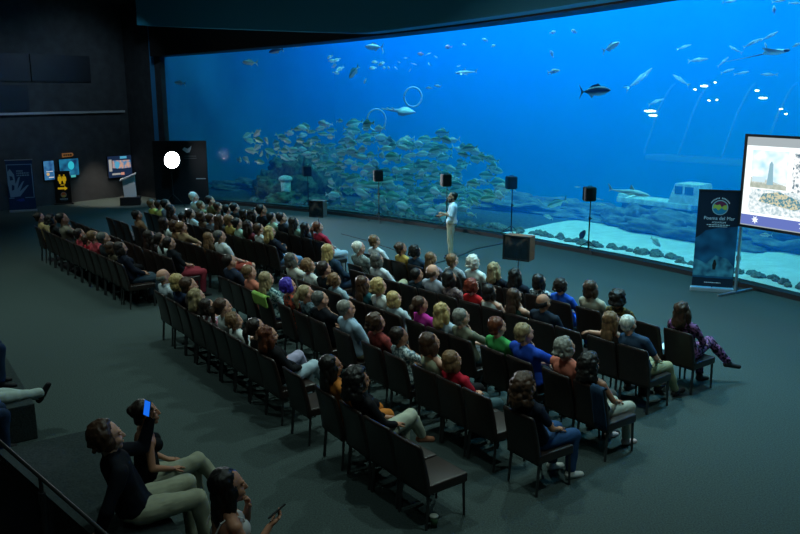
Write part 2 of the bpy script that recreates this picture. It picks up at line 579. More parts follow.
# a skeleton for a seated figure: hips at z 0.545, facing +y
def skeleton(sex='f', lean=10, side=0, turn=0, tilt=0, nod=4, arms='lap', legs='rest', slouch=0.0):
    J = {}
    piv = Vector((0, -0.03, 0.55))
    B = Matrix.Translation(piv) @ Matrix.Rotation(radians(lean), 4, 'X') @ Matrix.Rotation(radians(side), 4, 'Y') @ Matrix.Translation(-piv)
    sw = 0.200 if sex == 'm' else 0.166
    J['sex'] = sex
    J['B'] = B
    J['pelvis'] = Vector((0, -0.03, 0.555))
    J['belly'] = B @ Vector((0, -0.035, 0.715))
    J['chest'] = B @ Vector((0, -0.045, 0.90))
    J['neck'] = B @ Vector((0, -0.05, 1.04))
    for s, n in ((-1, 'l'), (1, 'r')):
        J['sh_' + n] = B @ Vector((sw * s, -0.045, 0.975))
        J['hip_' + n] = Vector((0.088 * s, 0.0, 0.535))
    hd = B @ Vector((0, -0.03, 1.19))
    J['head'] = Matrix.Translation(hd) @ Matrix.Rotation(radians(turn), 4, 'Z') @ Matrix.Rotation(radians(tilt), 4, 'Y') @ Matrix.Rotation(radians(nod), 4, 'X') @ Matrix.Scale(HEAD_K, 4)
    # legs
    if legs == 'rest':
        K = {'l': (-0.125, 0.42, 0.52), 'r': (0.125, 0.42, 0.52)}
        A = {'l': (-0.125, 0.38, 0.095), 'r': (0.125, 0.40, 0.095)}
        F = {'l': (-0.02, 1, -0.25), 'r': (0.1, 1, -0.25)}
    elif legs == 'out':
        K = {'l': (-0.13, 0.43, 0.50), 'r': (0.13, 0.42, 0.50)}
        A = {'l': (-0.10, 0.62, 0.10), 'r': (0.14, 0.66, 0.095)}
        F = {'l': (-0.02, 1, 0.15), 'r': (0.15, 1, 0.1)}
    elif legs == 'cross':
        K = {'l': (-0.09, 0.42, 0.52), 'r': (-0.02, 0.46, 0.635)}
        A = {'l': (-0.06, 0.37, 0.095), 'r': (-0.12, 0.66, 0.30)}
        F = {'l': (0.05, 1, -0.25), 'r': (-0.1, 1, -0.45)}
    elif legs == 'crossright':
        K = {'l': (-0.06, 0.42, 0.52), 'r': (0.06, 0.47, 0.61)}
        A = {'l': (0.0, 0.40, 0.095), 'r': (0.27, 0.66, 0.30)}
        F = {'l': (0.2, 1, -0.25), 'r': (0.7, 0.8, -0.35)}
    elif legs == 'ankle':      # ankle resting across the other knee
        K = {'l': (-0.12, 0.42, 0.52), 'r': (0.26, 0.36, 0.60)}
        A = {'l': (-0.11, 0.38, 0.095), 'r': (-0.10, 0.45, 0.645)}
        F = {'l': (0, 1, -0.25), 'r': (-0.55, 0.6, -0.25)}
    J['K'] = {k: Vector(v) for k, v in K.items()}
    J['A'] = {k: Vector(v) for k, v in A.items()}
    J['F'] = {k: Vector(v).normalized() for k, v in F.items()}
    # arms: elbow, wrist, hand direction, palm normal
    if arms == 'lap':
        E = {'l': (-0.235, -0.02, 0.745), 'r': (0.235, -0.02, 0.745)}
        W = {'l': (-0.12, 0.18, 0.645), 'r': (0.12, 0.18, 0.645)}
        D = {'l': (0.35, 1, -0.12), 'r': (-0.35, 1, -0.12)}
        Pn = {'l': (0, 0, -1), 'r': (0, 0, -1)}
    elif arms == 'clasp':
        E = {'l': (-0.24, 0.0, 0.75), 'r': (0.24, 0.0, 0.75)}
        W = {'l': (-0.065, 0.20, 0.665), 'r': (0.065, 0.20, 0.68)}
        D = {'l': (0.8, 0.5, 0), 'r': (-0.8, 0.5, 0.05)}
        Pn = {'l': (0.1, -0.3, -1), 'r': (0.1, -0.3, -1)}
    elif arms == 'fold':
        E = {'l': (-0.23, 0.02, 0.775), 'r': (0.23, 0.02, 0.775)}
        W = {'l': (0.04, 0.135, 0.80), 'r': (-0.04, 0.16, 0.835)}
        D = {'l': (1, -0.1, 0.1), 'r': (-1, -0.15, 0.0)}
        Pn = {'l': (0, -1, 0), 'r': (0, -1, 0)}
    elif arms == 'chin':       # right hand to the chin, left across the waist
        h = J['head'] @ Vector((0.0, 0.085, -0.15))
        E = {'l': (-0.23, 0.02, 0.75), 'r': (0.20, 0.13, 0.80)}
        W = {'l': (0.03, 0.15, 0.735), 'r': (h.x + 0.035, h.y + 0.015, h.z - 0.045)}
        D = {'l': (1, 0.1, 0.05), 'r': (-0.35, -0.25, 1)}
        Pn = {'l': (0, -0.6, -0.6), 'r': (-0.3, -1, -0.2)}
    elif arms == 'back':       # left arm along the neighbour's chair back
        E = {'l': (-0.42, -0.16, 0.94), 'r': (0.235, -0.02, 0.745)}
        W = {'l': (-0.66, -0.20, 0.93), 'r': (0.12, 0.18, 0.645)}
        D = {'l': (-1, 0.1, -0.25), 'r': (-0.35, 1, -0.12)}
        Pn = {'l': (0, 0, -1), 'r': (0, 0, -1)}
    J['E'] = {k: Vector(v) for k, v in E.items()}
    J['W'] = {k: Vector(v) for k, v in W.items()}
    J['H'] = {k: hand_frame(J['W'][k], D[k], Pn[k]) for k in D}
    J['curl'] = {'lap': 0.35, 'clasp': 0.8, 'fold': 0.5, 'chin': 1.0, 'back': 0.5}[arms]
    return J
def torso_prims(J):
    m = J['sex'] == 'm'
    qb = J['B'].to_quaternion()
    B = J['B']
    w = 1.0 if m else 0.9
    P = [ell(J['pelvis'], (0.165, 0.130, 0.105)), cap(J['pelvis'] + Vector((0, 0, 0.03)), B @ Vector((0, -0.05, 0.95)), 0.112, 0.105 * w),
         cap(B @ Vector((-0.082 * w, -0.048, 0.93)), B @ Vector((0.082 * w, -0.048, 0.93)), 0.092 * w), cap(J['sh_l'].lerp(J['sh_r'], 0.06), J['sh_l'].lerp(J['sh_r'], 0.94), 0.054 if m else 0.049)]
    for s in (-1, 1):
        P.append(cap(Vector((0.062 * s, -0.03, 0.57)), B @ Vector((0.060 * s * w, -0.045, 0.74)), 0.104, 0.088 if m else 0.076))
        P.append(cap(B @ Vector((0.060 * s * w, -0.045, 0.74)), B @ Vector((0.085 * s * w, -0.048, 0.92)), 0.088 if m else 0.076, 0.085 * w))
    if not m:
        for s in (-1, 1):
            P.append(ell(B @ Vector((0.066 * s, 0.045, 0.895)), (0.056, 0.052, 0.058)))
    for n in 'lr':
        P.append(cap(J['neck'] - Vector((0, 0, 0.012)), J['sh_' + n], 0.046, 0.047))
    return P
def arm_prims(J, n, upto=1.0, k=1.0):
    a, b, c = J['sh_' + n], J['E'][n], J['W'][n]
    s = k * (1.0 if J['sex'] == 'm' else 0.88)
    if upto <= 0.5:
        e = a.lerp(b, upto * 2)
        return [cap(a, e, 0.050 * s, (0.050 - 0.010 * upto * 2) * s)]
    t = (upto - 0.5) * 2
    return [cap(a, b, 0.050 * s, 0.040 * s), cap(b, b.lerp(c, t), 0.041 * s, (0.041 - 0.013 * t) * s)]
def leg_prims(J, n, upto=1.0, k=1.0):
    a, b, c = J['hip_' + n], J['K'][n], J['A'][n]
    if upto <= 0.5:
        return [cap(a, a.lerp(b, upto * 2), 0.090 * k, (0.09 - 0.03 * upto * 2) * k)]
    t = (upto - 0.5) * 2
    return [cap(a, b, 0.090 * k, 0.060 * k), cap(b, b.lerp(c, t), 0.058 * k, (0.058 - 0.018 * t) * k)]
def foot_pts(J, n):
    a, f = J['A'][n], J['F'][n]
    toe = a + f * 0.155 + Vector((0, 0, -0.045 if f.z > -0.3 else -0.02))
    heel = a + Vector((0, -0.025, -0.045)) if f.z > -0.3 else a - f * 0.03 + Vector((0, -0.01, -0.04))
    return a, heel, toe
LIB = {}
def body_mesh(key, J, voxel=0.0115, ratio=0.4, smooth=3):
    if key in LIB:
        return LIB[key]
    P = torso_prims(J) + head_prims(J['head'])
    hd = J['head'].translation
    P.append(cap(J['neck'], J['head'] @ Vector((0, -0.018, -0.06)), 0.052, 0.049))
    for n in 'lr':
        P += arm_prims(J, n) + leg_prims(J, n) + hand_prims(J['H'][n])
        a, h, t = foot_pts(J, n)
        P += [cap(a, h, 0.038, 0.034), cap(h, t, 0.034, 0.028)]
    me = fuse(P, voxel, smooth, ratio)
    bm = bmesh.new()
    face_extras(bm, J['head'])
    for n, s in (('l', -1), ('r', 1)):
        finger_extras(bm, J['H'][n], s, J['curl'])
    join_mesh(me, bm)
    LIB[key] = me
    return me
def top_mesh(key, J, sleeve, voxel=0.014, ratio=0.5, loose=0.012):
    key = ('top', sleeve, loose) + key
    if key in LIB:
        return LIB[key]
    P = torso_prims(J)
    if sleeve == 'tank':
        P = P[:3] + P[4:-2] + [cap(J['sh_l'].lerp(J['sh_r'], 0.14), J['sh_l'].lerp(J['sh_r'], 0.86), 0.046)]
    elif sleeve == 'strap':
        B, w_ = J['B'], 0.9
        P = [P[0], cap(J['pelvis'] + Vector((0, 0, 0.03)), B @ Vector((0, -0.045, 0.80)), 0.112, 0.098)] + [p for p in P if p[0] == 'e' and p is not P[0]]
        for s in (-1, 1):
            P.append(cap(Vector((0.062 * s, -0.03, 0.57)), B @ Vector((0.060 * s * w_, -0.045, 0.74)), 0.104, 0.076))
            P.append(cap(B @ Vector((0.060 * s * w_, -0.045, 0.74)), B @ Vector((0.080 * s * w_, -0.046, 0.82)), 0.076, 0.078))
    else:
        for n in 'lr':
            P += arm_prims(J, n, {'tee': 0.33, 'half': 0.52, 'long': 0.97}[sleeve], 1.05)
    P[0] = ell(J['pelvis'] + Vector((0, 0, 0.01)), (0.176, 0.142, 0.105))
    me = fuse(P, voxel, 6, ratio, loose, 0.010, 10)
    LIB[key] = me
    return me
def bottom_mesh(key, J, kind, voxel=0.014, ratio=0.5):
    key = ('bottom', kind) + key
    if key in LIB:
        return LIB[key]
    P = [ell(J['pelvis'] - Vector((0, 0, 0.025)), (0.165, 0.126, 0.082))]
    if kind == 'skirt':
        for n in 'lr':
            P += leg_prims(J, n, 0.72, 1.15)
        P += [cap(J['K']['l'], J['K']['r'], 0.065), cap(J['K']['l'].lerp(J['A']['l'], 0.5), J['K']['r'].lerp(J['A']['r'], 0.5), 0.06),
              cap(J['hip_l'].lerp(J['K']['l'], 0.6), J['hip_r'].lerp(J['K']['r'], 0.6), 0.075)]
    else:
        for n in 'lr':
            P += leg_prims(J, n, {'long': 0.96, 'crop': 0.85, 'shorts': 0.42}[kind], 1.06 if kind != 'wide' else 1.3)
    me = fuse(P, voxel, 3, ratio, 0.013, 0.012, 12)
    LIB[key] = me
    return me
def shoe_mesh(key, J, n):
    key = ('shoe', n) + key
    if key in LIB:
        return LIB[key]
    a, h, t = foot_pts(J, n)
    P = [cap(h + Vector((0, 0, 0.0)), t, 0.044, 0.036), cap(a - Vector((0, 0, 0.012)), h, 0.048, 0.044)]
    me = fuse(P, 0.012, 2, 0.6)
    LIB[key] = me
    return me

def hair_mesh(style, seed=0):
    key = ('hair', style, seed)
    if key in LIB:
        return LIB[key]
    rnd = random.Random(seed * 31 + len(style))
    S = [ell((0, -0.036, 0.045), (0.084, 0.094, 0.088))]
    nape = [ell((0, -0.065, -0.025), (0.064, 0.045, 0.06))]
    sides = [ell((0.068, -0.015, -0.02), (0.020, 0.05, 0.06)), ell((-0.068, -0.015, -0.02), (0.020, 0.05, 0.06))]
    vox, wr, ws = 0.0075, 0.008, 38
    if style == 'short':
        P = S + nape
    elif style == 'crop':
        P = [ell((0, -0.036, 0.042), (0.081, 0.092, 0.085)), ell((0, -0.062, -0.02), (0.06, 0.040, 0.05))]
        wr = 0.004
    elif style == 'fringe':    # balding: hair only round the back and sides
        P = [ell((0, -0.060, -0.012), (0.073, 0.052, 0.048)), ell((0.066, -0.03, 0.0), (0.014, 0.045, 0.035)), ell((-0.066, -0.03, 0.0), (0.014, 0.045, 0.035))]
        wr = 0.003
    elif style == 'bob':
        P = S + [ell((0, -0.070, -0.035), (0.078, 0.050, 0.085)), ell((0.070, -0.010, -0.045), (0.024, 0.052, 0.080)), ell((-0.070, -0.010, -0.045), (0.024, 0.052, 0.080))]
    elif style == 'long':
        P = S + sides + [ell((0, -0.075, -0.06), (0.080, 0.045, 0.12)), ell((0, -0.092, -0.17), (0.085, 0.036, 0.13)),
                         ell((0.066, -0.02, -0.08), (0.022, 0.035, 0.11)), ell((-0.066, -0.02, -0.08), (0.022, 0.035, 0.11))]
    elif style == 'wavy':
        P = S + sides + [ell((0, -0.072, -0.04), (0.088, 0.052, 0.10)), ell((0, -0.088, -0.12), (0.092, 0.045, 0.09)),
                         ell((0.076, -0.015, -0.06), (0.028, 0.045, 0.10)), ell((-0.076, -0.015, -0.06), (0.028, 0.045, 0.10))]
        wr, ws = 0.020, 24
    elif style == 'pony':
        P = [ell((0, -0.036, 0.042), (0.081, 0.092, 0.086))] + nape + [cap((0, -0.115, 0.03), (0, -0.150, -0.02), 0.030, 0.034), cap((0, -0.150, -0.02), (0, -0.135, -0.16), 0.034, 0.016)]
    elif style == 'bun':
        P = [ell((0, -0.036, 0.042), (0.081, 0.092, 0.086))] + nape + [ell((0, -0.110, 0.055), (0.045, 0.040, 0.042))]
    elif style in ('curly', 'afro', 'mane'):
        R0 = {'curly': 0.022, 'afro': 0.03, 'mane': 0.032}[style]
        P = S + nape + sides
        n = {'curly': 120, 'afro': 150, 'mane': 190}[style]
        for i in range(n):
            z = rnd.uniform(-0.75, 1)
            t = rnd.uniform(0, 2 * pi)
            if style == 'mane':
                z = rnd.uniform(-1.6, 1)
            zz = max(-1, z)
            rr = sqrt(max(0, 1 - zz * zz)) if z > -0.2 else 0.98
            x, y = rr * cos(t), rr * sin(t)
            if y > 0.25 and z < 0.75:
                continue
            g = {'curly': 1.0, 'afro': 1.12, 'mane': 1.15}[style]
            P.append(ell((x * 0.082 * g, -0.026 + y * 0.090 * g - (0.02 if z < -0.6 else 0), 0.030 + z * 0.092 * g), rnd.uniform(0.7, 1.1) * R0))
        wr, ws = 0.006, 60
    elif style == 'cap':
        P = [ell((0, -0.020, 0.045), (0.084, 0.104, 0.085)), ell((0, 0.10, 0.055), (0.06, 0.065, 0.012))]
        wr = 0
    me = fuse(P, vox, 2, 0.45, 0.0, wr, ws)
    if wr and style not in ('curly', 'afro', 'mane'):
        for v in me.vertices:      # combed strands
            c = v.co
            a = atan2(c.x, c.y + 0.03)
            k = 0.0022 * sin(a * 34 + 3 * sin(c.z * 40 + seed))
            v.co = c + Vector((c.x, c.y + 0.02, 0)).normalized() * k if hypot(c.x, c.y + 0.02) > 1e-4 else c
    LIB[key] = me
    return me

M_EYE = mat('eye_white', (0.75, 0.74, 0.72), 0.3)
M_IRIS = mat('eye_dark', (0.02, 0.014, 0.01), 0.3)
M_LIP = mat('lips', (0.36, 0.12, 0.10), 0.5)
SKIN = {'pale': 'c99b85', 'fair': 'c09078', 'tan': 'a5745a', 'brown': '7d5140'}
def skin(n):
    return mat('skin_' + n, SKIN[n], 0.55, 0.35)
def mesh_with(me, mats, key):
    """one shared copy of a mesh per set of materials"""
    k = ('m', key) + tuple(m.name for m in mats)
    if k not in LIB:
        c = me.copy()
        c.materials.clear()
        for m in mats:
            c.materials.append(m)
        LIB[k] = c
    return LIB[k]
HAIRC = {'black': '14110f', 'dark': '231914', 'brown': '3f2a1c', 'light': '6e5236', 'blond': 'a8905c', 'ash': '8a7a58', 'auburn': '5a2d17',
         'red': '6e2a18', 'grey': '77776f', 'white': 'c9c9bd', 'purple': '3b2a9a', 'salt': '50504c'}
def hairmat(n):
    return mat('hair_' + n, HAIRC[n], 0.5, 0.35, vary=0.35, scale=60, stretch=(1, 1, 0.12), bump=0.3)
def cloth(c):
    if isinstance(c, tuple):
        return two_tone('cloth_' + '_'.join(str(x) for x in c), *c)
    return mat('cloth_' + c, c, 0.85, 0.15, vary=0.12, scale=9, bump=0.15)
def dress_person(root_loc, rz, scale, poses, hair, haircol, top, topcol, bottom, botcol, skn, label, group=None, shoecol='1a1a1c', seed=0, wide=1.05, aim=None):
    key = tuple(sorted(poses.items()))
    J = LIB.setdefault(('J',) + key, None) or skeleton(**poses)
    LIB[('J',) + key] = J
    body = body_mesh(('body',) + key, J)
    o = bpy.data.objects.new('person', mesh_with(body, [skin(skn), M_EYE, M_IRIS, M_LIP], ('body',) + key))
    COL.objects.link(o)
    root_loc = Vector(root_loc)
    if aim is not None:      # sit so that the head is where the sitter holds it, without leaving the chair
        h = J['head'].translation
        hw = root_loc + Matrix.Rotation(rz, 3, 'Z') @ Vector((h.x * scale * wide, h.y * scale * wide, 0))
        d = Vector((aim.x - hw.x, aim.y - hw.y, 0))
        du, dv = max(-0.13, min(0.13, d.dot(AL))), max(-0.03, min(0.08, d.dot(NV)))
        root_loc = root_loc + AL * du + NV * dv
    o.location = root_loc
    o.rotation_euler = (0, 0, rz)
    o.scale = (scale * wide, scale * wide, scale)
    def child(nm, me, m, k):
        c = bpy.data.objects.new(nm, mesh_with(me, [m], k))
        COL.objects.link(c)
        c.parent = o
        return c
    if hair:
        h = child('hair' if hair != 'cap' else 'cap', hair_mesh(hair, seed % 3), hairmat(haircol) if haircol in HAIRC else cloth(haircol), ('hair', hair, seed % 3))
        h.matrix_local = J['head']
    jac = 0.02 if top == 'jacket' else 0.012
    sl = 'long' if top == 'jacket' else top
    child({'jacket': 'jacket', 'tee': 'shirt', 'half': 'shirt', 'long': 'shirt', 'tank': 'top', 'strap': 'top'}[top], top_mesh(key, J, sl, loose=jac), cloth(topcol), ('top', sl, jac) + key)
    child({'skirt': 'skirt', 'shorts': 'shorts'}.get(bottom, 'trousers'), bottom_mesh(key, J, bottom), cloth(botcol), ('bottom', bottom) + key)
    for n in 'lr':
        child('shoe', shoe_mesh(key, J, n), mat('shoe_' + shoecol, shoecol, 0.6), ('shoe', n) + key)
    tag(o, label, 'person', group)
    return o, J

# ------------------------------------------------------------------ chairs
M_LEATHER = mat('dark_brown_leather', (0.017, 0.0095, 0.0075), 0.40, 0.45, vary=0.25, scale=14, bump=0.06)
M_LEG = mat('chair_leg_metal', (0.045, 0.048, 0.05), 0.4, 0.5, metal=0.5)
def make_chair():
    root = empty('leather_chair')
    # seat: a padded slab, rounded, thicker at the back
    bm = bmesh.new()
    add_box(bm, (0, 0.035, 0.41), (0.475, 0.51, 0.10))
    bmesh.ops.bevel(bm, geom=list(bm.edges), offset=0.022, segments=3, affect='EDGES', profile=0.6)
    bmesh.ops.subdivide_edges(bm, edges=list(bm.edges), cuts=1)
    for v in bm.verts:
        if v.co.z > 0.44:
            v.co.z += 0.010 * (1 - (v.co.x / 0.23) ** 2) * max(0, 1 - ((v.co.y - 0.02) / 0.24) ** 2)
    obj('seat', bm, M_LEATHER, root, True)
    # backrest: a shell that leans back, curves about the sitter and widens a little upwards
    bm = bmesh.new()
    nx, nz = 10, 12
    def P(i, k, t):
        x = -1 + 2 * i / nx
        z = 0.355 + 0.545 * k / nz
        f = (z - 0.355) / 0.545
        hw = 0.236 - 0.012 * f + (-0.014 * max(0, f - 0.9) / 0.1)
        y = -0.205 - 0.135 * f ** 1.3 + 0.030 * x * x * f + t * (1 - 0.35 * f)
        return Vector((x * hw, y, z - 0.012 * x * x * (f > 0.95)))
    A = [[bm.verts.new(P(i, k, -0.022)) for i in range(nx + 1)] for k in range(nz + 1)]
    B = [[bm.verts.new(P(i, k, 0.030)) for i in range(nx + 1)] for k in range(nz + 1)]
    for k in range(nz):
        for i in range(nx):
            bm.faces.new((A[k][i], A[k][i + 1], A[k + 1][i + 1], A[k + 1][i]))
            bm.faces.new((B[k][i + 1], B[k][i], B[k + 1][i], B[k + 1][i + 1]))
        for i in (0, nx):
            bm.faces.new((A[k][i], A[k + 1][i], B[k + 1][i], B[k][i]))
    for i in range(nx):
        for k in (0, nz):
            bm.faces.new((A[k][i], A[k][i + 1], B[k][i + 1], B[k][i]))
    be = [e for e in bm.edges if len(e.link_faces) == 2 and e.calc_face_angle(0) > 0.9]
    bmesh.ops.bevel(bm, geom=be, offset=0.008, segments=2, affect='EDGES')
    obj('backrest', bm, M_LEATHER, root, True)
    for sx in (-1, 1):
        for y0, y1 in ((0.255, 0.262), (-0.185, -0.215)):
            bm = bmesh.new()
            q = [(sx * 0.208, y0, 0.385), (sx * 0.215, y1, 0.002)]
            add_tube(bm, q, [0.020, 0.017], 4)
            obj('leg', bm, M_LEG, root)
    return root

# where each row runs: the audience's heads stand above the line v = c + k * (u - u0)
ROWS = {'A': (4.02, 0.02, -9.8), 'B': (5.35, 0.025, -9.0), 'C': (6.45, 0.055, -9.2), 'D': (7.80, 0.11, -9.3), 'E': (8.85, 0.105, -9.9),
        'a': (3.60, 0.09, -20.5), 'b': (4.95, 0.09, -16.2), 'c': (5.75, 0.105, -18.0), 'd': (7.0, 0.12, -17.5), 'e': (8.1, 0.12, -17.5)}
def row_v(r, u):
    c, k, u0 = ROWS[r]
    return c + k * (u - u0)
def seat_on_row(px, py, row, dv=0.0):
    """where the sight line to a head meets the upright plane of its row: place along the row and head height"""
    d = Vector(((px - 400) / CAM_F, cos(CAM_PITCH) - sin(CAM_PITCH) * (py - 267) / CAM_F, -sin(CAM_PITCH) - cos(CAM_PITCH) * (py - 267) / CAM_F))
    c, k, u0 = ROWS[row]
    du, dvv = d.dot(AL), d.dot(NV)
    t = (c + dv - k * u0) / (dvv - k * du)
    return t * du, CAM_H + t * d.z
FACE = TH - pi / 2
POSE = {'lr': ('lap', 'rest'), 'lc': ('lap', 'cross'), 'cr': ('clasp', 'rest'), 'cc': ('clasp', 'cross'), 'fr': ('fold', 'rest'), 'fo': ('fold', 'out'),
        'hr': ('chin', 'rest'), 'ba': ('back', 'out'), 'lx': ('lap', 'crossright')}
